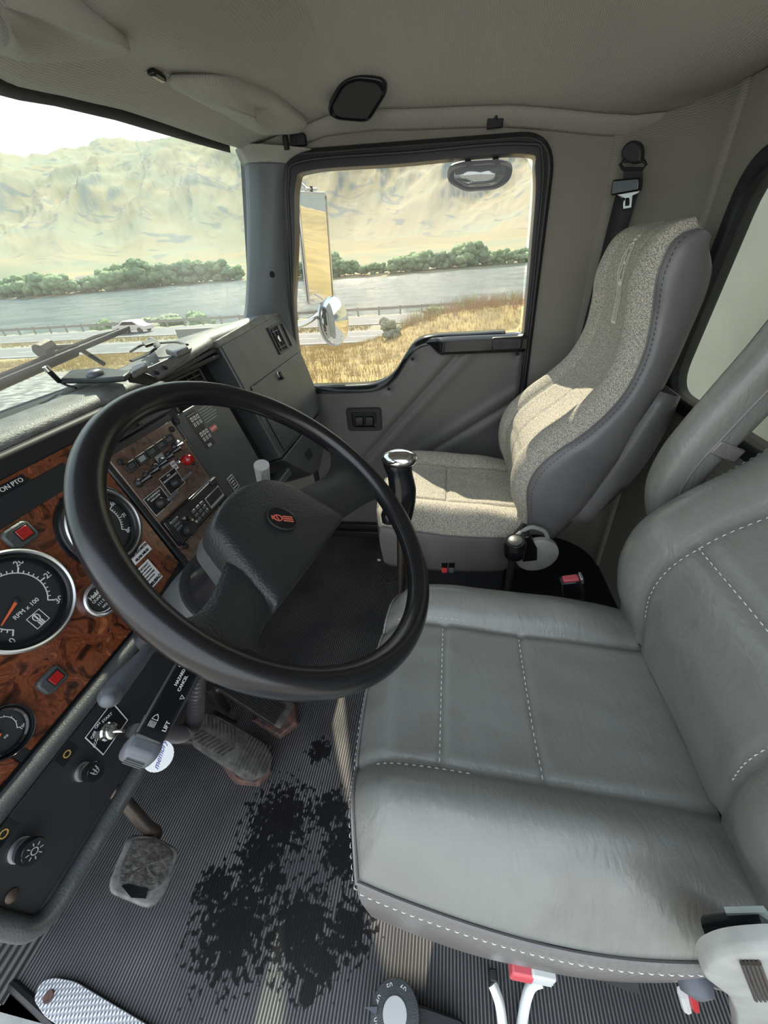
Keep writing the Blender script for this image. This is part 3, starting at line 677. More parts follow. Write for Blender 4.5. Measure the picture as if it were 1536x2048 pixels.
def emblem(c, w_, par, m, h, rot=0, name='emblem'):
    """small vertical badge: oval head with a bar across and three stripes hanging below"""
    b = MB(); co, si = math.cos(rot), math.sin(rot)
    def T_(x, y, z): return DP((c[0]+(x*co-y*si)*w_, c[1]+(x*si+y*co)*w_, h+z))
    seg = 20
    for k in range(seg):
        a, a2 = 2*PI*k/seg, 2*PI*(k+1)/seg
        b.prism([T_(math.cos(x)*r*.30, .20+math.sin(x)*r*.36, 0) for x, r in ((a, .75), (a, 1), (a2, 1), (a2, .75))], DN*.0005)
    b.prism([T_(x, y, 0) for x, y in ((-.06, -.02), (.06, -.02), (.06, .45), (-.06, .45))], DN*.0005)
    for s in (-.16, 0, .16): b.prism([T_(x, y, 0) for x, y in ((s-.05, -.60), (s+.05, -.60), (s+.05, -.16), (s-.05, -.16))], DN*.0005)
    return b.build(name, m, par, smooth=0)
tc_ = (.274, -.0005)
tach = gauge(tc_, .0655, 'tachometer', 'brushed', 225, -45, ['0', '5', '10', '15', '20', '25', '30'], 5, 'RPM x 100', (.02, -.24), 200)
u, v = tc_[0]+.001, tc_[1]-.0355
b = ring_frame([DP((u+s*.0095, v+t_*.0095, .0016)) for s, t_ in ((-1, -1), (1, -1), (1, 1), (-1, 1))], [DP((u+s*.0087, v+t_*.0087, .0016)) for s, t_ in ((-1, -1), (1, -1), (1, 1), (-1, 1))], DN*.0004); b.build('badge_frame', 'white_print', tach, smooth=0)
emblem((u, v), .015, tach, 'white_print', .0016)
sc_ = (.428, .006)
speedo = gauge(sc_, .060, 'speedometer', 'brushed', 225, -45, ['0', '10', '20', '30', '40', '50', '60', '70', '80'], 5, 'MPH', (0, -.3), 222, depth=.012)
ring3(sc_, .060, .068, -.004, .004, 'outer_ring', 'gloss_black', speedo)
hc = (.3470, -.0745)
hob = ring3(hc, .0225, .0270, -.002, .008, 'hour_meter', 'brushed', dash)
ring3(hc, .0190, .0225, -.002, .005, 'inner_bezel', 'chrome', hob); disc(hc, .0200, .003, 'dial_face', 'gauge_face', hob)
dtext('Hobbs', 'dial_text', 'white_print', hob, hc[0], hc[1]+.010, .0085, .0034, bold=.0003); dtext('QUARTZ', 'dial_text', 'white_print', hob, hc[0], hc[1]+.003, .006, .0034)
dtext('I I I 5 1', 'dial_text', 'white_print', hob, hc[0], hc[1]-.005, .006, .0034); dtext('HOURS', 'dial_text', 'white_print', hob, hc[0]+.003, hc[1]-.0125, .0055, .0034)
# small round gauge cut by the left edge
sg = D(-2, 1465); sg_ = gauge((sg[0], sg[1]), .030, 'small_gauge', 'gloss_black', 225, -45, ['0', '50', '100'], 5, 'PSI', (0, -.3), 200)
# warning lamps in dark bezels
for (px, py, s) in ((44, 1067, 1.), (108, 1357, .9)):
    u, v = D(px, py, .006)
    bz = dpoly('warning_lamp', 'grain_plastic', [(u-.021*s, v-.009*s), (u-.013*s, v-.015*s), (u+.013*s, v-.015*s), (u+.016*s, v-.009*s), (u+.016*s, v+.010*s), (u+.010*s, v+.014*s), (u-.015*s, v+.014*s), (u-.021*s, v+.009*s)], 0, .008, bevel=.003)
    dbox('lamp_frame', 'matte_black', u-.009*s, u+.011*s, v-.009*s, v+.009*s, .008, .009, par=bz, bevel=.001)
    dbox('lamp_lens', 'red_lens', u-.007*s, u+.009*s, v-.007*s, v+.007*s, .009, .0105, par=bz, bevel=.002)
# long black label strip above the gauges
st = dbox('warning_strip', 'matte_black', .165, .450, .079, .112, 0, .002, bevel=.001)
tl = dbox('label_tab', 'black_paint', .25, .392, .112, .124, 0, .002, par=None, bevel=0)
dtext('WARNING 1200 RPM ON PTO', 'label_text', 'white_print', tl, .388, .118, .0085, .0023, align='RIGHT')
# --- centre panel switches
us = [.540, .569, .598, .626, .654]
for i, u in enumerate(us):
    v = .056+.0005*i
    b = ring_frame([DP((u+s*.013, v+t_*.0085, .006)) for s, t_ in ((-1, -1), (1, -1), (1, 1), (-1, 1))], [DP((u+s*.0095, v+t_*.0055, .006)) for s, t_ in ((-1, -1), (1, -1), (1, 1), (-1, 1))], DN*.004)
    f = b.build('indicator_lamp', 'black_plastic', dash, bevel=.0008); b = MB(); b.box((u-.009, v-.005, .006), (u+.009, v+.005, .0085), DP); b.build('lamp_window', 'pale_print' if i == 1 else 'grey_panel', f, bevel=.001)
def toggle(u, v, ang=60, L=.018, m='gloss_black', plate=None):
    s = MB().lathe([(.008, 0), (.008, .003), (.0055, .006), (.004, .009)], DP((u, v, .006)), DN, 16).build('toggle_switch', 'black_plastic', dash)
    a = math.radians(ang); p0 = DP((u, v, .012)); p1 = DP((u+L*math.cos(a)*.9, v+L*math.sin(a)*.3, .012+L*.8)); MB().tube([p0, p0.lerp(p1, .5), p1], [.003, .0042, .0055], 12).build('switch_lever', m, s)
    return s
for i, u in enumerate((.531, .556, .583, .605, .630)): toggle(u, .026+.0022*i, 30)
toggle(.655, .040, 20, .012, 'chrome')
s = MB().lathe([(.006, 0), (.006, .003), (.009, .004), (.009, .006), (.006, .007)], DP((.664, .041, .006)), DN, 18).build('ignition_lock', 'chrome', dash)
b = MB(); b.box((.664, .038, .012), (.686, .042, .016), DP); b.build('small_key', 'bronze_key', s, bevel=.001)
# plates with lettering and paddle switches
for (u, v, lines) in ((.541, -.019, ('AIR SUSPENSION', 'RAISE LOWER')), (.598, -.008, ('PTO', 'ENGAGE DISENGAGE'))):
    pl = dpoly('switch_plate', 'matte_black', [(u-.026, v-.019), (u+.024, v-.019), (u+.024, v+.019), (u-.026, v+.019)], .006, .007, bevel=.001)
    ring_frame([DP((u-.001+s*.0245, v+t_*.0185, .007)) for s, t_ in ((-1, -1), (1, -1), (1, 1), (-1, 1))], [DP((u-.001+s*.0235, v+t_*.0175, .007)) for s, t_ in ((-1, -1), (1, -1), (1, 1), (-1, 1))], DN*.0004).build('plate_border', 'white_print', pl, smooth=0)
    dtext(lines[0], 'plate_text', 'white_print', pl, u-.001, v+.013, .0048, .0073); dtext(lines[1], 'plate_text', 'white_print', pl, u-.001, v+.0075, .0043, .0073)
    sb = MB().lathe([(.011, 0), (.011, .004), (.008, .008), (.006, .014)], DP((u, v-.006, .007)), DN, 18).build('paddle_switch', 'rubber', pl)
    b = MB(); b.box((u+.004, v-.009, .018), (u+.036, v-.003, .026), DP); b.build('paddle_lever', 'lever_grey', pl, bevel=.002)
p_ = dpoly('switch_plate', 'pale_print', [(.596, .020), (.618, .020), (.618, .046), (.596, .046)], .006, .0068, bevel=.001)
p_ = dpoly('switch_plate', 'paper', [(.618, .004), (.632, .004), (.632, .022), (.618, .022)], .006, .0068, bevel=.001)
dtext('PTO', 'plate_text', 'matte_black', p_, .625, .016, .0055, .007); dtext('ON', 'plate_text', 'matte_black', p_, .625, .009, .0055, .007)
s = MB().lathe([(.007, 0), (.007, .005), (.005, .008)], DP((.641, .013, .006)), DN, 20).build('takeoff_lamp', 'chrome', dash)
MB().lathe([(.0055, .006), (.0095, .010), (.0115, .018), (.010, .026), (.006, .030)], DP((.645, .010, .006)), DN, 24).build('red_knob', 'red_lens', s)
# --- radio
R0, R1, RV0, RV1 = .513, .694, -.109, -.052
rad = dbox('radio', 'gloss_black', R0, R1, RV0, RV1, .004, .016, bevel=.003)
dbox('radio_face', 'black_plastic', R0+.006, R1-.004, RV0+.004, RV1-.004, .016, .018, par=rad, bevel=.001)
dbox('cassette_slot', 'matte_black', .575, .668, -.070, -.058, .018, .0185, par=rad, bevel=0)
dbox('radio_display', 'pale_print', .628, .684, -.100, -.074, .018, .019, par=rad, bevel=.001); dbox('display_glass', 'matte_black', .630, .682, -.094, -.076, .019, .0195, par=rad, bevel=0)
for i in range(3):
    for j in range(3): dbox('radio_button', 'lever_grey', .578+.015*i, .589+.015*i, -.079-.0095*j, -.0725-.0095*j, .018, .020, par=rad, bevel=.001)
MB().lathe([(.013, 0), (.013, .006), (.011, .012), (.010, .012)], DP((.545, -.094, .018)), DN, 28).build('volume_knob', 'black_plastic', rad)
MB().lathe([(.004, 0), (.004, .008)], DP((.560, -.078, .018)), DN, 14).build('radio_knob', 'gloss_black', rad)
for u, v in ((.553, -.072), (.566, -.085), (.572, -.094)): MB().lathe([(.0035, 0), (.003, .003)], DP((u, v, .018)), DN, 12).build('radio_knob', 'brushed', rad)
for k in range(3): dbox('radio_button', 'lever_grey', .523, .540, -.0655-.008*k, -.060-.008*k, .018, .0195, par=rad, bevel=.001)
dtext('Panasonic', 'radio_text', 'white_print', rad, .532, -.0605, .006, .0190)
b = MB(); b.box((.667, -.066, .016), (.690, -.054, .022), DP); b.build('eject_button', 'black_plastic', rad, bevel=.002)
# --- paper stickers by the steering column
uo, vo = D(280, 1106); s1 = dpoly('odometer_label', 'paper', [(uo-.022, vo-.0095), (uo+.022, vo-.0095), (uo+.022, vo+.0095), (uo-.022, vo+.0095)], .0, .0008, bevel=0)
dtext('HUB ODOMETER', 'label_text', 'matte_black', s1, uo, vo+.0045, .0056, .001, bold=.0002); dtext('68,106 MILES', 'label_text', 'matte_black', s1, uo, vo-.0045, .0060, .001, bold=.0003)
up2, vp2 = D(299, 1148); s2 = dpoly('pump_label', 'paper', [(up2-.024, vp2-.021), (up2+.016, vp2-.021), (up2+.016, vp2+.021), (up2-.024, vp2+.021)], .0, .0008, bevel=0)
for k, (l, z) in enumerate((('IMPORTANT', .0065), ('BEFORE OPERATING', .0038), ('SHIFT TO ENGAGE', .0038), ('PTO WHEN STOPPED', .0038), ('READ MANUAL', .0038))): dtext(l, 'label_text', 'matte_black', s2, up2-.004, vp2+.016-.0055*k, z*.85, .001, bold=.0001)
dtext('CHELSEA', 'label_text', 'matte_black', s2, up2-.006, vp2-.0155, .0072, .001, bold=.0004)
ring_frame([DP((up2+.012+.0035*math.cos(a), vp2-.015+.0035*math.sin(a), .001)) for a in [k*PI/3 for k in range(6)]], [DP((up2+.012+.002*math.cos(a), vp2-.015+.002*math.sin(a), .001)) for a in [k*PI/3 for k in range(6)]], DN*.0003).build('label_mark', 'matte_black', s2, smooth=0)
# --- lower strip: ignition plate, push knobs, pictograms, screw
def dquad(name, m, px, h, th=.001, par=None): 
    return dpoly(name, m, [D(*p, h) for p in px], h, h+th, par=par, bevel=0)
ip = dquad('ignition_plate', 'gloss_black', ((224, 1402), (257, 1440), (206, 1512), (168, 1476)), .004, .0015, strip)
o_ = [D(*p, .0055) for p in ((224, 1403), (256, 1440), (206, 1511), (169, 1476))]; cxy = (sum(p[0] for p in o_)/4, sum(p[1] for p in o_)/4)
ring_frame([DP((a, c, .0056)) for a, c in o_], [DP((lerp(a, cxy[0], .055), lerp(c, cxy[1], .055), .0056)) for a, c in o_], DN*.0004).build('plate_border', 'white_print', strip, smooth=0)
u, v = D(216, 1463, .008)
MB().lathe([(.0125, 0), (.0125, .004), (.0105, .006), (.0105, .013), (.008, .015)], DP((u, v, .0055)), DN, 24).build('key_barrel', 'chrome', strip)
for s_, du, dv, rt in (('ACC', -.018, .004, .9), ('OFF', -.012, .014, .4), ('ON', -.001, .018, 0), ('START', .013, .013, -.5)): dtext(s_, 'plate_text', 'white_print', strip, u+du, v+dv, .0055, .0058, rot=rt*.5)
def pushknob(px, py, r, pic):
    u, v = D(px, py, .03)
    k = MB().lathe([(r*.95, 0), (r*.95, .004), (r*.55, .005), (r*.55, .010), (r*.9, .0105), (r*.9, .016)], DP((u, v, .004)), DN, 6 if 0 else 28).build('pull_knob', 'brushed', strip)
    MB().lathe([(r*.9, .016), (r*1.0, .018), (r*1.0, .026), (r*.9, .0285), (r*.2, .028)], DP((u, v, .004)), DN, 32).build('knob_cap', 'gloss_black', strip)
    b = MB(); h = .0326
    if pic == 'lamp':
        seg = 16
        for q in range(seg):
            a, a2 = 2*PI*q/seg, 2*PI*(q+1)/seg; b.prism([(u+math.cos(x)*rr, v+math.sin(x)*rr, h) for x, rr in ((a, r*.22), (a, r*.30), (a2, r*.30), (a2, r*.22))], (0, 0, .0004), DP)
        for q in range(8):
            a = 2*PI*q/8+.2; ca, sa = math.cos(a), math.sin(a); wd = r*.035
            b.prism([(u+ca*r*.40-sa*wd, v+sa*r*.40+ca*wd, h), (u+ca*r*.66-sa*wd, v+sa*r*.66+ca*wd, h), (u+ca*r*.66+sa*wd, v+sa*r*.66-ca*wd, h), (u+ca*r*.40+sa*wd, v+sa*r*.40-ca*wd, h)], (0, 0, .0004), DP)
    else:
        P4 = [(-.5, .25), (.5, .25), (.25, -.3), (-.25, -.3)]; o4 = [(u+a*r*.8, v+c*r*.8) for a, c in P4]; i4 = [(u+a*r*.66, v+c*r*.66) for a, c in P4]
        for q in range(4):
            j = (q+1) % 4; b.prism([(*o4[q], h), (*o4[j], h), (*i4[j], h), (*i4[q], h)], (0, 0, .0004), DP)
        for s in (-.12, 0, .12): b.prism([(u+s*r*2-.0006, v-.1*r, h), (u+s*r*2+.0006, v-.1*r, h), (u+s*r*3+.0006, v+.55*r, h), (u+s*r*3-.0006, v+.55*r, h)], (0, 0, .0004), DP)
    b.build('knob_symbol', 'pale_print', strip, smooth=0)
pushknob(190, 1543, .0120, 'wash'); pushknob(66, 1702, .0130, 'lamp')
for px, py in ((133, 1508), (6, 1668)):
    u, v = D(px, py, .004); b = MB(); b.box((u-.012, v-.008, .004), (u+.012, v+.008, .0047), DP); b.build('symbol_tile', 'gloss_black', strip, smooth=0)
    b = ring_frame([DP((u+.005*math.cos(a), v+.0045*math.sin(a), .005)) for a in [k*PI/5 for k in range(10)]], [DP((u+.0036*math.cos(a), v+.003*math.sin(a), .005)) for a in [k*PI/5 for k in range(10)]], DN*.0003); b.build('tile_symbol', 'amber_print', strip, smooth=0)
u, v = D(22, 1792, .004); MB().lathe([(.0065, 0), (.0065, .002), (.003, .0035)], DP((u, v, .004)), DN, 16).build('strip_screw', 'dark_metal', strip)
# ================================================================== steering wheel
WC = Vector((.381, .19, .859)); WN = Vector((0, -.669, .743)); WU = Vector((1, 0, 0)); WV = Vector((0, .743, .669))
def WP(q): return WC+WU*q[0]+WV*q[1]+WN*q[2]
def Wh(px, py, h=0):
    p = hit(px, py, WC+WN*h, WN)-WC; return p.x, p.dot(WV)
sw = thing('steering_wheel', 'large black two-spoke steering wheel with an oval red badge on its hub', 'steering wheel', WC)
RW_, RT = .2085, .0152
b = MB(); rings = []
NS = 120
for i in range(NS):
    a = 2*PI*i/NS; rr = RT*(1+.05*math.cos(22*a)*0)
    ring_ = []
    for j in range(20):
        t = 2*PI*j/20; ring_.append(WP(((RW_+rr*math.cos(t))*math.cos(a), (RW_+rr*math.cos(t))*math.sin(a), rr*1.05*math.sin(t))))
    rings.append(ring_)
b.loft(rings, True, False, loop=True); b.build('rim', 'wheel_rubber', sw, smooth=180)
# spokes: flat slabs that flare into the rim
def spoke(pts_a, pts_b, h0, h1):
    """pts_a / pts_b: the two edges from hub to rim, in the wheel plane"""
    A = smooth_path([Vector((x, y, 0)) for x, y in pts_a], 6); B_ = smooth_path([Vector((x, y, 0)) for x, y in pts_b], 6)
    n = min(len(A), len(B_)); b = MB(); rows = []
    for i in range(n):
        t = i/(n-1); a, c = A[i], B_[i]; h = lerp(h0, h1, t); th = lerp(.012, .011, t); row = []
        rad = ((a+c)/2).normalized(); bu = .034*max(0, (t-.35)/.65)**1.5
        for k in range(13):
            s = k/12; p = a.lerp(c, s)+rad*bu*math.sin(PI*s); row.append(WP((p.x, p.y, h+th*(1-abs(2*s-1)**3)*.9)))
        for k in range(13):
            s = 1-k/12; p = a.lerp(c, s)+rad*bu*math.sin(PI*s); row.append(WP((p.x, p.y, h-th*(1-abs(2*s-1)**3)*.9)))
        rows.append(row)
    b.loft(rows); return b.build('spoke', 'pad_leather', sw, smooth=75)
eA = [(-.06, .034), Wh(462, 1110, -.010), Wh(438, 1165, -.006), Wh(418, 1200, 0), Wh(392, 1220, .004), Wh(352, 1222, .006), Wh(305, 1195, .006)]
eB = [(-.07, -.035), Wh(556, 1216, -.010), Wh(538, 1244, -.006), Wh(527, 1275, 0), Wh(534, 1302, .004), Wh(566, 1322, .006), Wh(620, 1336, .006)]
spoke(eA, eB, -.020, -.002)
eC = [(.03, .015), Wh(600, 975, -.010), Wh(630, 960, -.006), Wh(655, 945, 0), Wh(669, 922, .004), Wh(664, 892, .006), Wh(634, 860, .006)]
eD = [(.05, -.06), Wh(690, 1032, -.010), Wh(715, 1015, -.006), Wh(740, 999, 0), Wh(768, 988, .004), Wh(792, 998, .006), Wh(815, 1035, .006)]
spoke(eC, eD, -.020, -.002)
# hub pad
padpx = [(443, 1004), (478, 973), (530, 955), (575, 962), (692, 1030), (624, 1128), (556, 1217), (505, 1158), (424, 1052)]
hp = -.002
pp = round_poly([Vector((*Wh(*p, hp), 0)) for p in padpx], [.02, .012, .012, .014, .006, .02, .006, .02, .012], 5)
pc = sum(pp, Vector())/len(pp); rings = []
for k, h in ((1.0, -.034), (1.015, -.028), (1.015, -.014), (1.0, -.004), (.965, .0), (.85, .0025), (.6, .004), (.3, .0045), (.02, .0045)):
    rings.append([WP((pc.x+(p.x-pc.x)*k, pc.y+(p.y-pc.y)*k, hp+h)) for p in pp])
pad = MB().loft(rings).build('horn_pad', 'pad_leather', sw, smooth=50)
rings = []
for k, h in ((.93, -.034), (.97, -.036), (.97, -.058), (.90, -.062)):
    rings.append([WP((pc.x+(p.x-pc.x)*k, pc.y+(p.y-pc.y)*k, hp+h)) for p in pp])
MB().loft(rings).build('hub_base', 'grain_plastic', sw, smooth=50)
lc = Wh(564, 1037, .004)
la = math.radians(38); lu = (math.cos(la), math.sin(la))
def LP(q): return WP((lc[0]+q[0]*lu[0]-q[1]*lu[1], lc[1]+q[0]*lu[1]+q[1]*lu[0], .0032+q[2]))
def oval(rx, ry, n=40): rx *= 1.22; return [(rx*math.cos(2*PI*k/n), ry*math.sin(2*PI*k/n)) for k in range(n)]
ring_frame([LP((x, y, 0)) for x, y in oval(.0145, .0205)], [LP((x, y, 0)) for x, y in oval(.0125, .0182)], WN*.0022).build('badge_rim', 'black_plastic', pad, bevel=.0005)
bd = MB().prism([(x, y, -.001) for x, y in oval(.0130, .0188)], (0, 0, .002), LP).build('badge', 'gloss_black', pad, smooth=30)
def badge_at(P_, s, par, m, name='emblem'):
    b = MB(); seg = 18
    for k in range(seg):
        a, a2 = 2*PI*k/seg, 2*PI*(k+1)/seg
        b.prism([(math.cos(x)*r*.26*s, (.30+math.sin(x)*r*.34)*s, 0) for x, r in ((a, .72), (a, 1), (a2, 1), (a2, .72))], (0, 0, .0005), P_)
    for q in ([(-.22, .26), (-.08, .26), (.1, .36), (.22, .36), (.22, .42), (.05, .42), (-.10, .32), (-.22, .32)], [(-.16, .66), (.16, .66), (.12, .76), (-.12, .76)]):
        b.prism([(x*s, y*s, 0) for x, y in q], (0, 0, .0005), P_)
    for x0 in (-.17, 0, .17): b.prism([(x*s, y*s, 0) for x, y in ((x0-.045, -.80), (x0+.045, -.80), (x0+.045, -.06), (x0-.045, -.06))], (0, 0, .0005), P_)
    return b.build(name, m, par, smooth=0)
badge_at(lambda q: LP((q[0], q[1], .0012+q[2])), .0185, bd, 'red_label')
# ================================================================== steering column
col = thing('steering_column', 'black tilt steering column shroud running from the wheel hub into the dashboard', 'steering column', WC-WN*.30)
ax0 = WC-WN*.055
b = MB(); prof = []
b.lathe([(.030, 0), (.040, .004), (.046, .03), (.052, .06), (.058, .10), (.060, .13), (.050, .14)], ax0, -WN, 40, sx=1.0, sy=1.15); b.build('upper_shroud', 'wheel_rubber', col, smooth=50)
b = MB(); b.lathe([(.060, .125), (.066, .13), (.070, .17), (.072, .24), (.060, .27)], ax0, -WN, 40, sx=1.0, sy=1.15); b.build('lower_shroud', 'grain_plastic', col, smooth=50)
b = MB(); b.lathe([(.060, .118), (.0665, .120), (.0665, .126), (.060, .128)], ax0, -WN, 40, sx=1.0, sy=1.15); b.build('shroud_seam', 'matte_black', col, smooth=50)
MB().tube([ax0-WN*.24, Vector((.381, .56, .42)), Vector((.381, .74, .18)), Vector((.381, .84, .10))], .022, 16).build('column_shaft', 'dark_metal', col)
# turn signal box with its printed face
SN = WN; SO = WC-WN*.075
def Sp(px, py, h=0):
    return hit(px, py, SO+SN*h, SN)
fa = [Sp(353, 1328), Sp(398, 1352), Sp(322, 1493), Sp(271, 1471)]
ux = (fa[0]-fa[3]).normalized(); vy = (fa[3]-fa[2]); vy = (vy-ux*vy.dot(ux)).normalized()
f0 = (fa[3]+fa[2])/2; L_ = ((fa[0]-fa[3]).length+(fa[1]-fa[2]).length)/2; W_ = ((fa[0]-fa[1]).length+(fa[2]-fa[3]).length)/2
def TP(q): return f0+ux*q[0]+vy*q[1]+SN*q[2]
b = MB(); b.box((.0, -W_/2, -.022), (L_+.05, W_/2, 0), TP); sg = b.build('signal_lever', 'gloss_black', col, bevel=.0025)
b = MB(); b.box((-.012, -W_/2-.002, -.030), (.006, W_/2+.002, -.0012), TP); b.build('lever_tip', 'lever_grey', col, bevel=.006, seg=3)
for k in range(3):
    b = MB(); b.box((-.0135, -W_/2+.004, -.012-.005*k), (-.0115, W_/2-.004, -.0105-.005*k), TP); b.build('tip_rib', 'grey_panel', col, smooth=0)
b = MB(); b.box((.004, W_/2-.001, -.003), (L_, W_/2+.0005, -.0002), TP); b.build('lever_edge', 'brushed', sg, smooth=0)
def ttext(s, x, y, size, name='lever_text'): text(s, name, 'white_print', sg, lambda q: TP((x+q.x*0-q.y*(-1)*0+q.x, y+q.y, .0004+q.z)), size)
def tt(s, x, y, size, rot):
    c_, s_ = math.cos(rot), math.sin(rot); text(s, 'lever_text', 'white_print', sg, lambda q: TP((x+q.x*c_-q.y*s_, y+q.x*s_+q.y*c_, .0004+q.z)), size)
k_ = L_/.115; tt('HAZARD', L_*.86, .0042*k_, .0072*k_, 0); tt('CANCEL', L_*.80, -.0045*k_, .0072*k_, 0); tt('LIFT', L_*.22, -W_/2+.0075*k_, .0085*k_, 0)
def tri(x, y, s, up=1):
    o = [TP((x, y+up*s, .0004)), TP((x-s*.9, y-up*s*.6, .0004)), TP((x+s*.9, y-up*s*.6, .0004))]; cc = (o[0]+o[1]+o[2])/3
    ring_frame(o, [p.lerp(cc, .22) for p in o], SN*.0003).build('lever_symbol', 'white_print', sg, smooth=0)
tri(L_*1.02, W_/2-.0055*k_, .0042*k_); tri(L_*.62, -W_/2+.0065*k_, .0042*k_, -1)
o = [(x*k_, y*k_) for x, y in ((.028, .002), (.033, .0035), (.037, .007), (.033, .0105), (.028, .012))]
ring_frame([TP((x, y, .0004)) for x, y in o], [TP((lerp(x, .031*k_, .2), lerp(y, .007*k_, .2), .0004)) for x, y in o], SN*.0003).build('lever_symbol', 'white_print', sg, smooth=0)
for k in range(5):
    b = MB(); b.box((.0175*k_, (.0025+.0022*k)*k_, .0004), (.026*k_, (.0033+.0022*k)*k_, .0007), TP); b.build('lever_symbol', 'white_print', sg, smooth=0)
# grey tilt lever at the left of the column
lv = [(312, 1283), (296, 1300), (276, 1325), (245, 1360), (222, 1390), (214, 1402)]
pth = [hit(*p, (0, lerp(.42, .37, i/5), 0), (0, 1, 0)) for i, p in enumerate(lv)]
MB().tube(smooth_path(pth, 5), [lerp(.006, .0125, min(1, i/16)) if i < 22 else .0125-.0016*(i-21) for i in range(26)], 16).build('tilt_lever', 'lever_grey', col, smooth=80)
p0 = hit(285, 1285, (0, .43, 0), (0, 1, 0)); p1 = WC-WN*.21
MB().tube([p0, p0.lerp(p1, .5), p1], [.022, .026, .03], 14).build('lever_boot', 'rubber', col)
# trailer brake handle above the hub
p0 = hit(523, 930, (0, .30, 0), (0, 1, 0)); p1 = hit(530, 985, (0, .32, 0), (0, 1, 0)); p2 = WC-WN*.13
b = MB(); b.tube([p0, p1], [.0125, .0100], 20); hb = b.build('brake_handle', 'silver_paint', col, smooth=50); MB().tube([p1, p2], .006, 10).build('handle_stem', 'dark_metal', hb)
cdir = (p1-p0).normalized(); side = (EYE-p0); side = (side-cdir*side.dot(cdir)).normalized(); wx = side.cross(cdir).normalized()
text('TRAILER', 'handle_text', 'matte_black', hb, lambda q: p0+cdir*(.014-q.x*-1)+side*.0122+wx*(q.y), .0075)
# ================================================================== pedals, hose, key, tag
def pedal_plane(px, py, O, n): return hit(px, py, O, n)
cl = thing('clutch_pedal', 'square muddy rubber clutch pedal on a bare steel arm, nearest the open door', 'pedal', (.17, .58, 0))
CO = Vector((.17, .56, .150)); CN = Vector((0, -.42, .907)).normalized()
cp = round_poly([hit(*p, CO, CN) for p in ((258, 1668), (310, 1672), (360, 1700), (330, 1790), (300, 1818), (214, 1782), (228, 1735))], .015, 4)
cm = sum(cp, Vector())/len(cp)
MB().loft([[cm+(p-cm)*k+CN*h for p in cp] for k, h in ((.9, -.02), (1.0, -.014), (1.0, -.002), (.96, .002), (.90, .003))]).build('pedal_edge', 'pedal_rim', cl, smooth=60)
cq = round_poly([hit(*p, CO+CN*.004, CN) for p in ((268, 1680), (308, 1678), (350, 1706), (328, 1765), (300, 1785), (240, 1770), (240, 1735))], .010, 4)
cm2 = sum(cq, Vector())/len(cq)
b = MB(); b.loft([[cm2+(p-cm2)*k+CN*(h+(.0018*noise.noise(p*120) if k < 1 else 0)) for p in cq] for k, h in ((1, -.003), (1, .002), (.8, .0035), (.6, .003), (.4, .0035), (.2, .003), (.02, .003))]); b.build('pedal_pad', 'pedal_mud', cl, smooth=40)
w4 = [hit(*p, CO+CN*.007, CN) for p in ((242, 1772), (256, 1768), (296, 1778), (292, 1798), (262, 1796))]
MB().prism(w4, CN*.0015).build('worn_patch', 'gloss_black', cl, bevel=.0005)
pa = [hit(*p, (0, y, 0), (0, 1, 0)) for p, y in (((222, 1572), .63), ((262, 1618), .61), ((295, 1655), .595), ((312, 1668), .585))]
MB().tube(smooth_path(pa+[CO+Vector((.03, .02, .0))], 4), .0125, 14).build('pedal_arm', 'dark_metal', cl, smooth=80)
MB().tube([pa[0]+Vector((0, .01, 0)), pa[0]+Vector((.005, .10, .12))], .010, 10).build('upper_arm', 'dark_metal', cl)
br = thing('brake_pedal', 'worn rubber-faced brake treadle with slanted tread bars, between clutch and accelerator', 'pedal', (.42, .52, 0))
BO = Vector((.42, .50, .105)); BN = Vector((0, -.50, .866))
bp_ = round_poly([hit(*p, BO, BN) for p in ((408, 1425), (435, 1432), (528, 1485), (546, 1512), (538, 1548), (500, 1562), (455, 1535), (385, 1488), (385, 1450))], .012, 4)
bm_ = sum(bp_, Vector())/len(bp_)
MB().loft([[bm_+(p-bm_)*k+BN*h for p in bp_] for k, h in ((.95, -.016), (1, -.012), (1, -.001), (.97, .001))]).build('treadle_plate', 'pedal_rubber', br, smooth=50)
# tread bars: herringbone above, straight bars at the heel
b = MB(); c_ = [hit(*p, BO+BN*.001, BN) for p in ((400, 1455), (540, 1530))]; ax_ = (c_[1]-c_[0]).normalized(); sd = BN.cross(ax_).normalized(); LL = (c_[1]-c_[0]).length
for k in range(9):
    x = LL*(.06+.055*k)
    for s in (-1, 1):
        p = c_[0]+ax_*x+sd*s*.006; q = p+sd*s*.026-ax_*.018*1; t_ = ax_*.0028
        b.prism([p, p+t_, q+t_, q], BN*.0035)
for k in range(9):
    x = LL*(.62+.045*k); w0 = .036 if k < 7 else .024; p = c_[0]+ax_*x; b.prism([p-sd*w0, p+sd*w0, p+sd*w0+ax_*.0026, p-sd*w0+ax_*.0026], BN*.0035)
b.build('tread_bars', 'pedal_rubber', br, smooth=0)
MB().loft([[hit(*p, (0, 0, h), (0, 0, 1)) for p in round_ ] for round_, h in (([(432, 1520), (470, 1570), (520, 1575), (545, 1545), (540, 1500), (440, 1480)], .004), ([(440, 1520), (475, 1562), (515, 1568), (538, 1540), (530, 1500), (445, 1485)], .03))]).build('treadle_foot', 'rust', br, bevel=.004)
b = MB(); b.tube([BO+Vector((.0, .07, .02)), Vector((.42, .76, .10))], .012, 10); b.build('treadle_link', 'dark_metal', br)
ac = thing('accelerator_pedal', 'ribbed accelerator treadle with rusty heel, furthest right of the pedals', 'pedal', (.54, .50, 0))
AO = Vector((.54, .47, .125)); AN = Vector((0, -.50, .866))
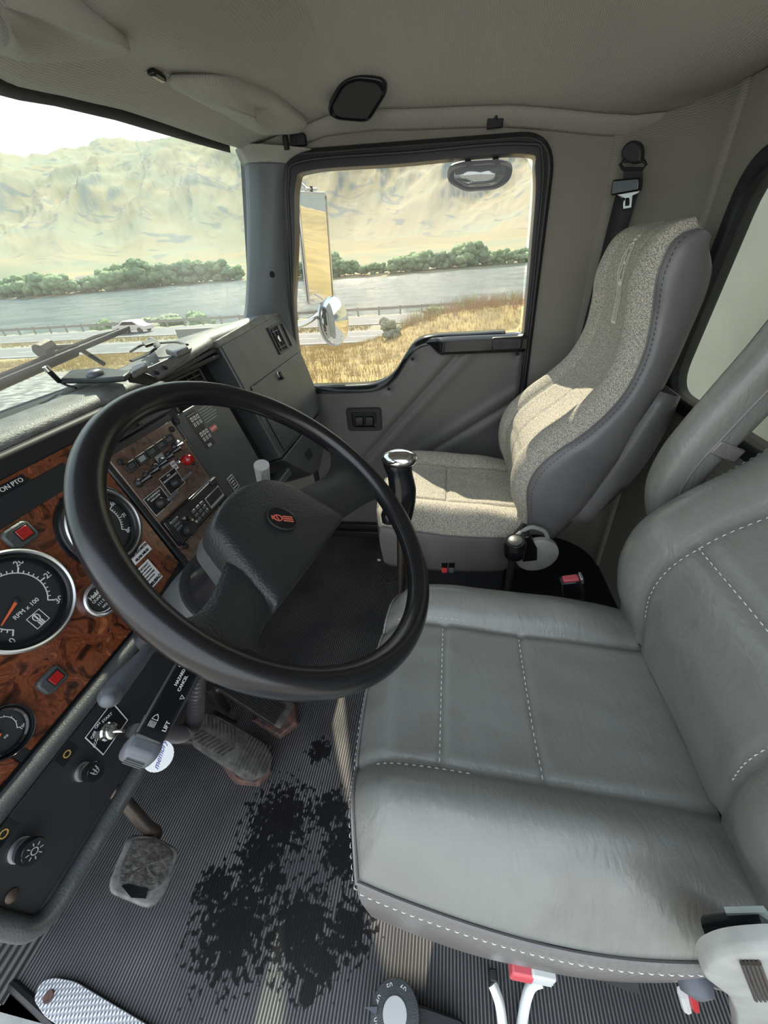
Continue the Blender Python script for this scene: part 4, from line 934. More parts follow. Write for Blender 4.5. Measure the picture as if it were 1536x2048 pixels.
ap = round_poly([hit(*p, AO, AN) for p in ((452, 1345), (560, 1378), (590, 1408), (562, 1456), (520, 1430), (440, 1378))], .006, 3)
am = sum(ap, Vector())/len(ap)
MB().loft([[am+(p-am)*k+AN*h for p in ap] for k, h in ((.95, -.014), (1, -.010), (1, -.001), (.97, .001))]).build('treadle_plate', 'pedal_rubber', ac, smooth=50)
a0_ = hit(560, 1432, AO+AN*.001, AN); a1_ = hit(452, 1362, AO+AN*.001, AN); ax_ = (a1_-a0_).normalized(); sd = AN.cross(ax_).normalized()
b = MB()
for k in range(10):
    s = -.030+.0066*k; p = a0_+sd*s; q = a1_+sd*s; t_ = sd*.003; b.prism([p, p+t_, q+t_, q], AN*.0035)
b.build('tread_bars', 'rubber', ac, smooth=0)
MB().loft([[hit(*p, (0, 0, h), (0, 0, 1)) for p in L4] for L4, h in (([(500, 1440), (560, 1480), (600, 1450), (596, 1405), (540, 1420)], .004), ([(505, 1440), (560, 1472), (592, 1445), (588, 1405), (540, 1420)], .05))]).build('treadle_foot', 'rust', ac, bevel=.004)
MB().tube([AO+Vector((0, .08, .03)), Vector((.54, .74, .16))], .011, 10).build('treadle_link', 'dark_metal', ac)
b = MB(); pth = smooth_path([hit(*p, (0, .60, 0), (0, 1, 0)) for p in ((430, 1425), (470, 1445), (520, 1452), (560, 1440))], 5); b.tube(pth, .006, 10); b.build('linkage_cable', 'rubber', ac)
# corrugated hose
hp_ = [hit(*p, (0, y, 0), (0, 1, 0)) for p, y in (((398, 1330), .47), ((392, 1390), .48), ((388, 1440), .49), ((368, 1466), .50), ((338, 1462), .51), ((312, 1430), .52), ((298, 1385), .53), ((296, 1340), .55))]
hs = smooth_path(hp_, 26)
b = MB(); b.tube(hs, [.0150+.0026*math.sin(i*PI*.66) for i in range(len(hs))], 18)
tag(b.build('corrugated_hose', 'hose_rubber', smooth=60, org=(.35, .5, 0)), 'ribbed grey corrugated hose looping behind the signal lever above the pedals', 'hose')
for q in (((330, 1330), (352, 1400), .50, .012), ((300, 1300), (345, 1345), .49, .014), ((268, 1380), (300, 1455), .56, .008), ((420, 1370), (450, 1420), .62, .016)):
    MB().tube([hit(*q[0], (0, q[2], 0), (0, 1, 0)), hit(*q[1], (0, q[2]+.02, 0), (0, 1, 0))], q[3], 10).build('under_dash_strut', 'dark_metal', dash)
# ignition key and round paper tag
kt = thing('ignition_key', 'key with black moulded head standing in the ignition lock', 'key', DP((*D(216, 1463, .008), .02)))
kb = DP((*D(216, 1463, .008), .016)); kd = (hit(290, 1462, kb+DN*.035, DN)-kb).normalized()
k1 = kb+kd*.018; k2 = kb+kd*.050
MB().tube([kb, k1], .0045, 8, flat=.3).build('key_blade', 'brushed', kt)
b = MB(); wv_ = kd.cross(DN).normalized(); b.prism([k1-wv_*.006, k1-wv_*.011+kd*.006, k2-wv_*.012, k2+kd*.006, k2+wv_*.012, k1+wv_*.011+kd*.006, k1+wv_*.006], DN*.006); b.build('key_head', 'rubber', kt, bevel=.0015)
tg = thing('key_tag', 'round white paper tag with blue handwriting hanging below the ignition key', 'tag', hit(317, 1515, (0, .40, 0), (0, 1, 0)))
TO = hit(317, 1512, (0, .40, 0), (0, 1, 0)); TNn = (EYE-TO).normalized().lerp(WN, .3).normalized(); TU = Vector((1, 0, 0)); TU = (TU-TNn*TU.dot(TNn)).normalized(); TV = TNn.cross(TU)
rr = (hit(347, 1512, TO, TNn)-TO).length
disc_ = [TO+(TU*math.cos(a)+TV*math.sin(a))*rr*(1+.012*math.sin(a*24)*(1 if 3.2 < a < 5.6 else 0)) for a in [2*PI*k/72 for k in range(72)]]
MB().prism(disc_, TNn*-.0008).build('tag_disc', 'paper', tg, smooth=0)
for s_, dx, dy, z in (('to', .10, .45, .010), ('memory', .15, -.05, .011)):
    text(s_, 'tag_writing', 'blue_ink', tg, lambda q: TO+TU*(rr*dx+(q.x+q.y*.3)*.9)+TV*(rr*dy+q.y*1.1+q.x*.25)+TNn*(.0004+q.z*.3), z)
MB().tube([TO+TV*rr*.8, TO+TV*rr*1.3, k2], .0008, 6).build('tag_string', 'dark_metal', tg)
# ================================================================== gear lever
GX = .75
gs = thing('gear_lever', 'tall black gear lever with chrome-capped pistol grip beside the passenger seat', 'gear lever', (GX, .12, 0))
g0 = Vector((GX, .105, .60))
MB().tube(smooth_path([Vector((GX+.01, .14, .02)), Vector((GX+.005, .125, .25)), Vector((GX, .110, .45)), g0], 6), .011, 12).build('lever_rod', 'dark_metal', gs)
b = MB(); b.lathe([(.075, 0), (.07, .02), (.045, .06), (.055, .07), (.035, .11), (.028, .12), (.02, .15)], (GX+.012, .142, .0), (0, 0, 1), 24); b.build('rubber_boot', 'rubber', gs, smooth=40)
def gp(px, py, x=GX): return onx(px, py, x)
prof = [((800, 1050), .020), ((800, 1030), .024), ((803, 1000), .026), ((806, 975), .024), ((800, 950), .021), ((796, 935), .024), ((794, 920), .026), ((793, 912), .020)]
pts = [(gp(*p), r) for p, r in prof]
b = MB(); rings = []
sh = onx(800, 950, GX)
for p, r in pts:
    rings.append([p+Vector((math.cos(a)*r*.95, math.sin(a)*r*1.3, 0)) for a in [2*PI*j/24 for j in range(24)]])
b.loft(rings); b.build('grip', 'gloss_black', gs, smooth=70, sub=1)
c = gp(797, 921); b = MB(); b.ball(c+Vector((0, -.002, .004)), .033, 24, (.85, 1.2, .60)); b.build('chrome_cap', 'chrome', gs, smooth=180)
b = MB(); rings = []
for (px, py), r in (((779, 1045), .018), ((778, 1030), .020), ((779, 1018), .016)):
    p = gp(px, py, GX+.02); rings.append([p+Vector((math.cos(a)*r*.7, math.sin(a)*r, 0)) for a in [2*PI*j/16 for j in range(16)]])
b.loft(rings); b.build('range_switch', 'gloss_black', gs, bevel=.003)
MB().tube([gp(800, 1050), gp(801, 1200), (GX+.01, .13, .12)], .006, 8).build('air_hose', 'rubber', gs)
MB().tube([gp(806, 1050), gp(808, 1120), gp(806, 1190), (GX+.02, .13, .12)], .004, 8).build('air_hose', 'rubber', gs)
# ================================================================== small objects on the dashboard
def onz_(px, py, z): return onz(px, py, z)
ph = thing('dash_mount_tray', 'black folding device mount with strap lying on the dashboard by the windshield', 'mount', (.80, .62, .955))
def flat(pts, z, th, name, m, par, bev=.002):
    return MB().prism([onz(*p, z) for p in pts], (0, 0, -th)).build(name, m, par, bevel=bev)
flat([(120, 757), (140, 740), (205, 734), (262, 741), (248, 752), (200, 756)], .975, .010, 'tray_leaf', 'black_plastic', ph, .003)
b = MB(); p = onz(190, 748, .978); b.ball(p, .014, 14, (1.3, .8, .6)); b.build('tray_clasp', 'lever_grey', ph)
flat([(262, 733), (292, 719), (290, 731), (262, 745)], .985, .012, 'tray_pad', 'lever_grey', ph, .003)
flat([(330, 698), (345, 688), (372, 688), (376, 694), (352, 704)], .988, .012, 'tray_pad', 'lever_grey', ph, .003)
b = MB(); b.tube(smooth_path([onz(*p, z) for p, z in (((262, 703), .972), ((285, 690), .985), ((318, 686), .990), ((355, 684), .988), ((372, 690), .985))], 6), .007, 8, flat=.35, up=(0, 0, 1)); b.build('tray_strap', 'webbing', ph)
b = MB(); b.tube(smooth_path([onz(*p, z) for p, z in (((262, 722), .972), ((300, 705), .980), ((314, 690), .992), ((300, 676), .99))], 6), .007, 8, flat=.35, up=(0, 0, 1)); b.build('tray_strap', 'webbing', ph)
flat([(283, 683), (310, 676), (316, 682), (290, 690)], .995, .006, 'strap_buckle', 'dark_metal', ph, .001)
bk = thing('dash_bracket', 'long dark metal bracket with two bolts along the front of the dashboard top', 'bracket', (.80, .575, .93))
BR0 = Vector((0, .566, .94)); bn = Vector((0, -1, .12))
MB().prism([hit(*p, BR0, bn) for p in ((282, 742), (300, 748), (318, 757), (336, 745), (381, 712), (385, 695), (330, 720))], (0, .004, 0)).build('bracket_plate', 'lever_grey', bk, bevel=.0015)
MB().prism([onz(*p, .956) for p in ((285, 741), (384, 695), (372, 690), (270, 735))], (0, 0, -.004)).build('bracket_flange', 'lever_grey', bk, bevel=.001)
for p in ((312, 745), (329, 735)): MB().lathe([(.0048, 0), (.0048, .003), (.002, .005)], hit(*p, BR0, bn)+Vector((0, -.001, 0)), (0, -1, .12), 12).build('bracket_bolt', 'matte_black', bk)
MB().prism([hit(*p, BR0+Vector((0, .004, 0)), bn) for p in ((252, 748), (282, 742), (318, 758), (300, 770), (262, 765))], (0, .004, 0)).build('bracket_tab', 'matte_black', bk, bevel=.001)
ant = thing('antenna_cable', 'short black coaxial cable with a chrome screw connector, on the dashboard', 'cable', (.56, .64, .956))
cp_ = [onz(*p, z) for p, z in (((90, 733), 1.000), ((98, 742), .992), ((108, 752), .982), ((118, 762), .970), ((132, 770), .962), ((152, 776), .957))]
MB().tube(smooth_path(cp_[2:], 5), .0022, 10).build('cable_wire', 'rubber', ant)
MB().tube(cp_[1:4], .0045, 14).build('cable_boot', 'rubber', ant); MB().tube([cp_[0], cp_[1]], [.0055, .006], 14).build('cable_connector', 'chrome', ant)
# ================================================================== headliner fittings
def visor(name, label, pts, z, th, bend=0):
    pts = [Vector((p.x, p.y, zceil(p.x, p.y)-.006)) for p in pts]
    t = thing('sun_visor', label, 'sun visor', sum((Vector(p) for p in pts), Vector())/len(pts))
    pl = round_poly(pts, .03, 5); c = sum(pl, Vector())/len(pl)
    MB().loft([[c+Vector(((p-c).x*k, (p-c).y*k, (p-c).z+h-.010)) for p in pl] for k, h in ((.96, th), (1, th*.6), (1, .1*th), (.985, -.003), (.93, -.005), (.6, -.008), (.02, -.009))]).build('visor_board', 'headliner', t, smooth=60)
    return t
R_v = [Vector((.985, .545, 1.408)), Vector((1.035, .462, 1.420)), Vector((1.10, .440, 1.422)), Vector((1.25, .412, 1.424)), Vector((1.425, .395, 1.42)), Vector((1.455, .432, 1.418)), Vector((1.37, .515, 1.41)), Vector((1.19, .542, 1.406))]
vr = visor('r', 'grey cloth sun visor on the passenger side, folded up beside the round-cornered speaker', R_v, 1.42, .014)
p = hit(318, 166, (0, 0, 1.415), (0, 0, 1)); zc_ = zceil(p.x, p.y); MB().box((p.x-.020, p.y-.008, zc_-.014), (p.x+.020, p.y+.008, zc_-.003)).build('visor_clip', 'gloss_black', vr, bevel=.004)
L_v = [Vector((.25, .60, 1.402)), Vector((.30, .49, 1.418)), Vector((.60, .478, 1.42)), Vector((.775, .474, 1.42)), Vector((.826, .492, 1.418)), Vector((.830, .522, 1.412)), Vector((.79, .565, 1.406)), Vector((.72, .605, 1.400))]
vl_ = visor('l', 'grey cloth sun visor over the steering wheel, cut by the upper left corner', L_v, 1.42, .014)
p = hit(68, 55, (0, 0, 1.40), (0, 0, 1)); zc_ = zceil(p.x, p.y); MB().box((p.x-.014, p.y-.008, zc_-.026), (p.x+.014, p.y+.008, zc_-.004)).build('visor_clip', 'gloss_black', vl_, bevel=.004)
MB().box((p.x-.004, p.y+.002, zc_-.030), (p.x+.010, p.y+.010, zc_-.022)).build('clip_tab', 'beige_plastic', vl_, bevel=.002)
# speaker
SPn = Vector((-.80, -.02, -.60)).normalized(); SPo = Vector((1.375, .252, 1.432))
sk = thing('ceiling_speaker', 'black clipped-corner speaker with mesh grille above the far door window', 'speaker', SPo)
so = round_poly([hit(*p, SPo, SPn) for p in ((652, 222), (680, 163), (712, 149), (768, 156), (777, 182), (738, 246), (670, 240))], .02, 4)
si_ = round_poly([hit(*p, SPo+SPn*.004, SPn) for p in ((663, 215), (690, 170), (715, 160), (757, 166), (766, 184), (734, 236), (676, 232))], .012, 4)
MB().loft([[p-SPn*.07 for p in so], so, [p.lerp(sum(so, Vector())/len(so), .03)+SPn*.004 for p in so]]).build('speaker_rim', 'gloss_black', sk, bevel=.002)
gm = mat('speaker_mesh', (.035, .038, .036), .7, bump=(1500, .8))
MB().prism(si_, SPn*.005).build('speaker_grille', 'speaker_mesh', sk, bevel=.001)
for q in ((697, 172), (765, 184), (668, 228), (735, 236)): MB().lathe([(.005, 0), (.004, .004)], hit(*q, SPo+SPn*.004, SPn), SPn, 12).build('speaker_screw', 'matte_black', sk)
# door top fittings
h1 = thing('coat_hook', 'small black T-shaped coat hook above the far door window', 'hook', (1.49, -.10, 1.39))
q = onx(990, 246, 1.487); k = MB(); k.box((1.478, q.y-.021, q.z-.011), (1.492, q.y+.021, q.z+.011)); k.build('hook_plate', 'matte_black', h1, bevel=.002)
k = MB(); k.tube([q+Vector((-.006, 0, .004)), q+Vector((-.012, -.002, .02)), q+Vector((-.014, -.003, .034))], [.006, .005, .006], 10); k.build('hook_peg', 'matte_black', h1)
h2 = thing('visor_hinge', 'small black hinge with two screws at the corner by the windshield pillar', 'hinge', (1.47, .46, 1.42))
q = onx(598, 281, 1.478); k = MB(); k.box((1.465, q.y-.022, q.z-.012), (1.485, q.y+.022, q.z+.012)); k.build('hinge_plate', 'matte_black', h2, bevel=.002)
q2_ = onx(572, 286, 1.455); k = MB(); k.tube([q2_+Vector((0, 0, .016)), q2_-Vector((0, 0, .014))], .008, 12); k.build('hinge_barrel', 'matte_black', h2)
for p in ((590, 281), (607, 281)): MB().lathe([(.005, 0), (.004, .002)], onx(*p, 1.464), (-1, 0, 0), 12).build('hinge_screw', 'rubber', h2)
# ================================================================== shoulder belt on the corner post
sb = thing('shoulder_belt', 'black shoulder belt with chrome tongue hanging on the rear corner post', 'seat belt', (1.45, -.46, .6))
BO_ = Vector((1.435, -.475, 1.25)); BNn = Vector((-.72, .69, 0)).normalized()
def bh(px, py, d=0): return hit(px, py, BO_+BNn*d, BNn)
o_ = [bh(*p) for p in ((1250, 318), (1248, 305), (1256, 290), (1270, 281), (1284, 283), (1292, 295), (1290, 325), (1270, 330))]
MB().prism(round_poly(o_, .01), BNn*.022).build('anchor_cover', 'black_plastic', sb, bevel=.006, seg=3)
b = MB(); b.tube([bh(*p, .016) for p in ((1240, 328), (1246, 338), (1286, 338), (1292, 330), (1288, 322), (1244, 322))], .004, 8, loop=True); b.build('belt_loop', 'matte_black', sb)
MB().prism([bh(*p, .012) for p in ((1248, 335), (1285, 335), (1286, 360), (1248, 362))], BNn*.004).build('belt_fold', 'webbing', sb)
MB().prism(round_poly([bh(*p, .008) for p in ((1232, 360), (1288, 355), (1285, 382), (1228, 392))], .006), BNn*.022).build('tongue_housing', 'gloss_black', sb, bevel=.004)
tp = [(1234, 388), (1279, 381), (1278, 385), (1266, 390), (1263, 415), (1247, 418), (1246, 394), (1235, 390)]
ti = [(1252, 396), (1257, 395.5), (1260, 396), (1260, 402), (1259, 411), (1251, 412), (1251, 404), (1251.5, 398)]
ring_frame([bh(*p, .020) for p in tp], [bh(*p, .020) for p in ti], BNn*.002).build('belt_tongue', 'brushed', sb, bevel=.0005)
s0 = [(1232, 388), (1277, 384)]; s1 = [(1160, 680), (1192, 640)]
a, c_ = bh(*s0[0], .006), bh(*s0[1], .006); e0 = hit(1168, 668, (1.485, 0, 0), (1, 0, 0)); e1 = hit(1210, 600, (1.485, -.42, 0), (1, 0, 0))
d0 = Vector((1.48, e0.y, .86)); wdt = (a-c_)
rows = []
lowL = onx(1164, 660, 1.487); lowR = lowL+Vector((0, -.048, .0))
for t in [i/10 for i in range(11)]:
    rows.append([a.lerp(lowL, t), c_.lerp(lowR, t)])
rows.append([lowL+Vector((0, .02, -.55)), lowR+Vector((0, .02, -.55))])
b = MB(); b.loft(rows, closed=False, cap=False); b.build('belt_webbing', 'webbing', sb, smooth=60, solid=.002)
# ================================================================== seats
def squircle(a, b, k=.62):
    """map the square [-1,1]^2 towards a rounded square"""
    x = a*math.sqrt(max(0, 1-k*b*b*.5)); y = b*math.sqrt(max(0, 1-k*a*a*.5)); return x, y
def dashes(b, path, off, L=.0055, gap=.0045, w_=.0007, nrm=Vector((0, 0, 1))):
    """little thread stitches along a path of (point, normal)"""
    P = [p for p, n in path]; acc = 0; i = 0
    lens = [0]
    for a, c in zip(P, P[1:]): lens.append(lens[-1]+(c-a).length)
    s = 0
    def at(s):
        for i in range(len(lens)-1):
            if lens[i+1] >= s:
                t = (s-lens[i])/max(1e-9, lens[i+1]-lens[i]); return P[i].lerp(P[i+1], t), path[i][1].lerp(path[i+1][1], t).normalized()
        return path[-1]
    while s+L < lens[-1]:
        p, n = at(s); q, m_ = at(s+L); d = (q-p).normalized(); sd = n.cross(d).normalized()
        rows = []
        for t, hh, ww in ((0, -.0003, .4), (.25, .0007, 1), (.75, .0007, 1), (1, -.0003, .4)):
            c = p.lerp(q, t)+n*(off+hh); rows.append([c-sd*w_*ww, c+n*w_*.8*ww, c+sd*w_*ww, c-n*w_*.5])
        b.loft(rows); s += L+gap
def seat(name, label, cx, yf, yb, zc, hw, m_top, m_side, m_stitch, M_, group=None, back=None, wear=0):
    """cushion + backrest. back = dict(front=[(y,z)..], rear=[(y,z)..], hw=[(z,halfwidth)..])"""
    t = thing(name, label, 'seat', (cx, (yf+yb)/2, 0), group)
    ym = (yf+yb)/2; hl = (yf-yb)/2
    xs = .118
    def seam_x(b_): return xs*(1+.10*b_)/hw+.02*(1-b_)*0
    def H(x, y, ex, ey):
        """x,y relative; ex = signed distance inside the side edge; ey inside front edge"""
        ax = abs(x); z = 0
        # side bolsters rise outside the seams
        z += M_['bol']*math.exp(-((ax-(xs+.052))/.045)**2)*sstep(-hl*1.05, -hl*.3, y)*1.0
        z -= .010*math.exp(-((ax-xs-.002)/.008)**2)           # seam valley
        z -= .006*math.exp(-(ax/.10)**2)
        z += .008*math.exp(-((y-hl*.55)/.10)**2)
        for k in M_['cross']:
            if ax < xs+.004: z -= .0055*math.exp(-((y-k)/.0055)**2)*sstep(xs+.006, xs-.004, ax)
        z += .0025*noise.noise(Vector((x*9+cx*5, y*9, 0)))+.0015*noise.noise(Vector((x*30+cx, y*14, 5)))
        return z
    N = 110; grid = []
    b = MB()
    def P_(a, c):
        x, y = squircle(a, c, (.30 if a < 0 else .46) if c > 0 else .22); X = x*hw; Y = y*hl
        if c < 0: Y *= 1-.27*abs(a)**5
        # front bulges forward in the middle
        Y += .014*(1-a*a)*max(0, c)
        e = min(1-abs(a), 1-c if c > 0 else 1)
        d = min((1-abs(a))*hw, (1-c)*hl if c > -.5 else 9)
        drop = -.040*(1-min(1, d/.060))**2.2
        return Vector((cx+X, ym+Y, zc+H(X, Y, 0, 0)+drop+M_['tilt']*Y))
    for j in range(N+1):
        for i in range(N+1): b.v.append(P_(-1+2*i/N, -1+2*j/N))
    for j in range(N):
        for i in range(N):
            k = j*(N+1)+i; b.f.append((k, k+1, k+N+2, k+N+1))
    b.build('cushion_top', m_top, t, smooth=180)
    loop = [(i/N*2-1, -1) for i in range(N)]+[(1, j/N*2-1) for j in range(N)]+[(1-i/N*2, 1) for i in range(N)]+[(-1, 1-j/N*2) for j in range(N)]
    L0 = [P_(*q) for q in loop]; c0 = Vector((cx, ym, zc))
    D_ = M_['depth']
    rings = []
    for k, h in ((0, 0), (.003, -.004), (.006, -.016), (.008, -.040), (.007, -.075), (.000, -D_*.80), (-.018, -D_*.95), (-.05, -D_)):
        r_ = []
        for p in L0:
            d = Vector((p.x-c0.x, p.y-c0.y, 0)); d.normalize(); wv = .002*noise.noise(Vector((p.x*12, p.y*12, h*9)))
            r_.append(Vector((p.x+d.x*(k+wv), p.y+d.y*(k+wv), (p.z if h > -.05 else lerp(p.z, zc-.03, min(1, (-h-.04)/.05)))+h)))
        rings.append(r_)
    b = MB(); b.loft(rings, True, False); b.f.append(tuple(range((len(rings)-1)*len(L0), len(rings)*len(L0)))); b.build('cushion_side', m_side, t, smooth=60)
    # piping on the edge
    pp_ = [p+Vector(((p.x-cx)*.012, (p.y-ym)*.012, -.001)) for p in L0]
    b = MB(); b.tube(pp_[N:-1][::2], .0026, 6); b.build('piping', m_side, t)
    st = MB()
    up = Vector((0, 0, 1))
    side_path = [(p+Vector(((p.x-cx)*.032, (p.y-ym)*.028, -.012)), Vector((p.x-cx, p.y-ym, .05)).normalized()) for p in L0[N:][::3]]
    if M_['stitch_side']: dashes(st, side_path, .0004)
    def PX(x, y):   # surface point from local x,y by search on the parameters
        a, c = x/hw, y/hl
        for _ in range(12):
            p = P_(a, c); a += (x-(p.x-cx))/hw; c += (y-(p.y-ym))/hl; a = max(-1, min(1, a)); c = max(-1, min(1, c))
        return P_(a, c)
    for k in M_['cross']:
        dashes(st, [(PX(lerp(-xs+.004, xs-.004, i/24), k+.004), up) for i in range(25)], .0008)
    if M_.get('long'):
        for s in (-1, 1): dashes(st, [(PX(s*(xs+.008), lerp(hl*.9, hl*.35, i/10)), up) for i in range(11)], .0008)
    st.build('stitching', m_stitch, t, smooth=0)['kind'] = 'stuff'
    # ---------------- backrest
    F_, R_, HW = back['front'], back['rear'], back['hw']
    fr = smooth_path([Vector((0, y, z)) for y, z in F_], 9); rr_ = smooth_path([Vector((0, y, z)) for y, z in R_], 9)
    n = 76
    def samp(P, u):
        ln = [0]
        for a, c in zip(P, P[1:]): ln.append(ln[-1]+(c-a).length)
        s = u*ln[-1]
        for i in range(len(ln)-1):
            if ln[i+1] >= s-1e-9:
                return P[i].lerp(P[i+1], (s-ln[i])/max(1e-9, ln[i+1]-ln[i]))
        return P[-1]
    A = [samp(fr, i/n) for i in range(n+1)]; B = [samp(rr_, i/n) for i in range(n+1)]
    NF = 64; rowsF = []; rowsS = []
    for i in range(n+1):
        f, r = A[i], B[i]; u = i/n; w_ = interp(HW, f.z); row = []
        tang = (A[min(i+1, n)]-A[max(i-1, 0)]).normalized(); nr = Vector((0, tang.z, -tang.y))     # out of the front face (towards +y)
        if nr.y < 0: nr = -nr
        for k in range(NF+1):
            s = -1+2*k/NF; x = s*w_; ax = abs(s)
            bz = M_['backbol']*math.exp(-((ax-.74)/.20)**2)*sstep(1.0, .80, u)*sstep(.0, .10, u) - .006*math.exp(-((ax-.52)/.035)**2)*sstep(.97, .9, u)
            edge = -.020*sstep(.86, 1.0, ax)**1.5
            ctr = -.004*math.exp(-(s/.3)**2)
            for q in M_['backcross']:
                if ax < .52: bz -= .005*math.exp(-((u-q)/.008)**2)
            if M_.get('centre'): bz -= .0035*math.exp(-((s)/.02)**2)*sstep(.08, .14, u)*sstep(.62, .56, u)
            bz += .002*noise.noise(Vector((x*12+cx, u*9, 3)))
            p = Vector((cx+x, f.y, f.z))+nr*(bz+edge+ctr); row.append(p)
        rowsF.append(row)
        d = (r-f); side = []
        for s in (1, -1):
            base = row[NF] if s > 0 else row[0]; col_ = []
            for k, (q, o) in enumerate(((0, 0), (.06, .010), (.2, .016), (.45, .017), (.75, .010), (.95, -.006), (1.0, -.03))):
                p = base+Vector((0, d.y*q, d.z*q))+Vector((s*o*M_['sidebulge'], 0, 0)); col_.append(p)
            side.append(col_)
        rowsS.append(side)
    def closed_front(rows):
        b = MB(); b.loft(rows, closed=False, cap=False); return b
    closed_front(rowsF).build('backrest_front', m_top, t, smooth=180)
    for s in (0, 1):
        b = MB(); b.loft([r[s] for r in rowsS], closed=False, cap=False); b.build('backrest_side', m_side, t, smooth=80)
    b = MB(); rows = []
    for i in range(n+1):
        p, q = rowsS[i][1][-1], rowsS[i][0][-1]; rows.append([p.lerp(q, k/8)+Vector((0, -.015*math.sin(PI*k/8), 0)) for k in range(9)])
    b.loft(rows, closed=False, cap=False); b.build('backrest_rear', m_side, t, smooth=80)
    # top and bottom caps
    for i, nm in ((n, 'headrest_top'), (0, 'backrest_base')):
        f = rowsF[i]; rr2 = rows[i]; m_ = len(f); b = MB(); rws = []
        for q in [j/6 for j in range(7)]:
            rw_ = []
            for k in range(17):
                s = k/16; a = f[int(round(s*(m_-1)))]; c = rr2[0].lerp(rr2[-1], s); c = Vector((c.x, rr2[4].y+.015, c.z))
                p = a.lerp(c, q); p.z += (.016 if i else -.010)*math.sin(PI*q)*(1-abs(2*s-1)**3); p.x += (1 if s > .5 else -1)*.016*M_['sidebulge']*math.sin(PI*q)*(abs(2*s-1)**4); rw_.append(p)
            rws.append(rw_)
        b.loft(rws, closed=False, cap=False); b.build(nm, m_top if i else m_side, t, smooth=80)
    # edge seams with stitches
    for s in (0, NF):
        b = MB(); path = [rowsF[i][s]+Vector((0, .0005, 0)) for i in range(n+1)]; b.tube(path, .0022, 6); b.build('piping', m_side, t)
    st = MB()
    sgn = ((0, -1),)
    for k, sg_ in ((0, -1), (NF, 1)):
        dashes(st, [(rowsS[i][1 if sg_ < 0 else 0][1]+Vector((sg_*.0005, 0, 0)), Vector((sg_, .2, 0)).normalized()) for i in range(4, n-2)], .0002)
    if M_.get('front_stitch'):
        for q in M_['backcross']:
            i = int(q*n); tang = (A[i+1]-A[i]).normalized(); nr = Vector((0, tang.z, -tang.y)); nr = nr if nr.y > 0 else -nr
            dashes(st, [(rowsF[i][k]+tang*.004, nr) for k in range(16, NF-15, 2)], .0012)
        for k_ in (int(NF*.26), int(NF*.74)):
            dashes(st, [(rowsF[i][k_], (Vector((0, A[i+1].z-A[i].z, -(A[i+1].y-A[i].y)))).normalized()) for i in range(8, 36, 2)], .0012)
    st.build('stitching', m_stitch, t, smooth=0)['kind'] = 'stuff'
    return t, rowsF, rowsS, P_
pass_front = [(-.205, .470), (-.200, .53), (-.190, .60), (-.205, .66), (-.250, .715), (-.315, .770), (-.368, .835), (-.392, .910), (-.393, .985), (-.386, 1.05), (-.395, 1.105), (-.418, 1.132), (-.450, 1.142)]
pass_rear = [(-.285, .42), (-.335, .50), (-.375, .60), (-.415, .72), (-.452, .83), (-.480, .93), (-.492, 1.0), (-.490, 1.06), (-.484, 1.10), (-.478, 1.125)]
thread_dark = mat('thread_dark', (.06, .06, .06), .7)
cfg = dict(bol=.034, tilt=.05, cross=(.128, -.006), depth=.20, stitch_side=1, backbol=.022, backcross=(.30, .56), sidebulge=1.2, long=1, front_stitch=1)
drv_front = [(y-.130, z+.055) for y, z in pass_front]; drv_rear = [(y-.12, z+.045) for y, z in pass_rear]
drv, dF, dS, dP = seat('driver_seat', 'worn grey leather driver seat with white stitching, nearest the open door', .366, .108, -.372, .535, .257, 'leather', 'leather_side', 'stitch', cfg,
     back=dict(front=drv_front, rear=drv_rear, hw=[(.5, .232), (.70, .250), (.85, .245), (1.0, .19), (1.2, .17)]))
cfg2 = dict(bol=.022, tilt=.04, cross=(.020,), depth=.165, stitch_side=0, backbol=.020, backcross=(.22, .53), sidebulge=1.0, centre=1)
pas, pF, pS, pP = seat('passenger_seat', 'high-backed passenger seat in speckled beige cloth with grey vinyl sides', 1.125, .205, -.250, .485, .238, 'seat_fabric', 'vinyl_side', 'thread_dark', cfg2,
     back=dict(front=pass_front, rear=pass_rear, hw=[(.45, .205), (.58, .225), (.74, .225), (.86, .195), (.98, .165), (1.15, .150)]))
# embroidered badge on the passenger headrest
emb = mat('embroidery', (.88, .86, .74), .7)
i0 = 62
def EP(q):
    i = i0+q[1]/.0088; i = max(0, min(75.9, i)); a = int(i); f_ = i-a; c = 32+q[0]/.0052; c0 = int(c); g_ = c-c0
    p = (pF[a][c0].lerp(pF[a][c0+1], g_)).lerp(pF[a+1][c0].lerp(pF[a+1][c0+1], g_), f_)
    nn = (pF[a+1][c0]-pF[a][c0]).cross(pF[a][c0+1]-pF[a][c0]).normalized(); nn = nn if nn.y > 0 else -nn
    return p+nn*(.0012+q[2])
b = MB(); seg = 24
for (rx0, ry0, rx1, ry1) in ((.026, .038, .0225, .0345), (.0185, .030, .016, .027)):
    for k in range(seg):
        a, a2 = 2*PI*k/seg, 2*PI*(k+1)/seg
        vs = [EP((math.cos(a)*rx0, math.sin(a)*ry0+.030, 0)), EP((math.cos(a)*rx1, math.sin(a)*ry1+.030, 0)), EP((math.cos(a2)*rx1, math.sin(a2)*ry1+.030, 0)), EP((math.cos(a2)*rx0, math.sin(a2)*ry0+.030, 0))]
        b.add(vs, [(0, 1, 2, 3)])
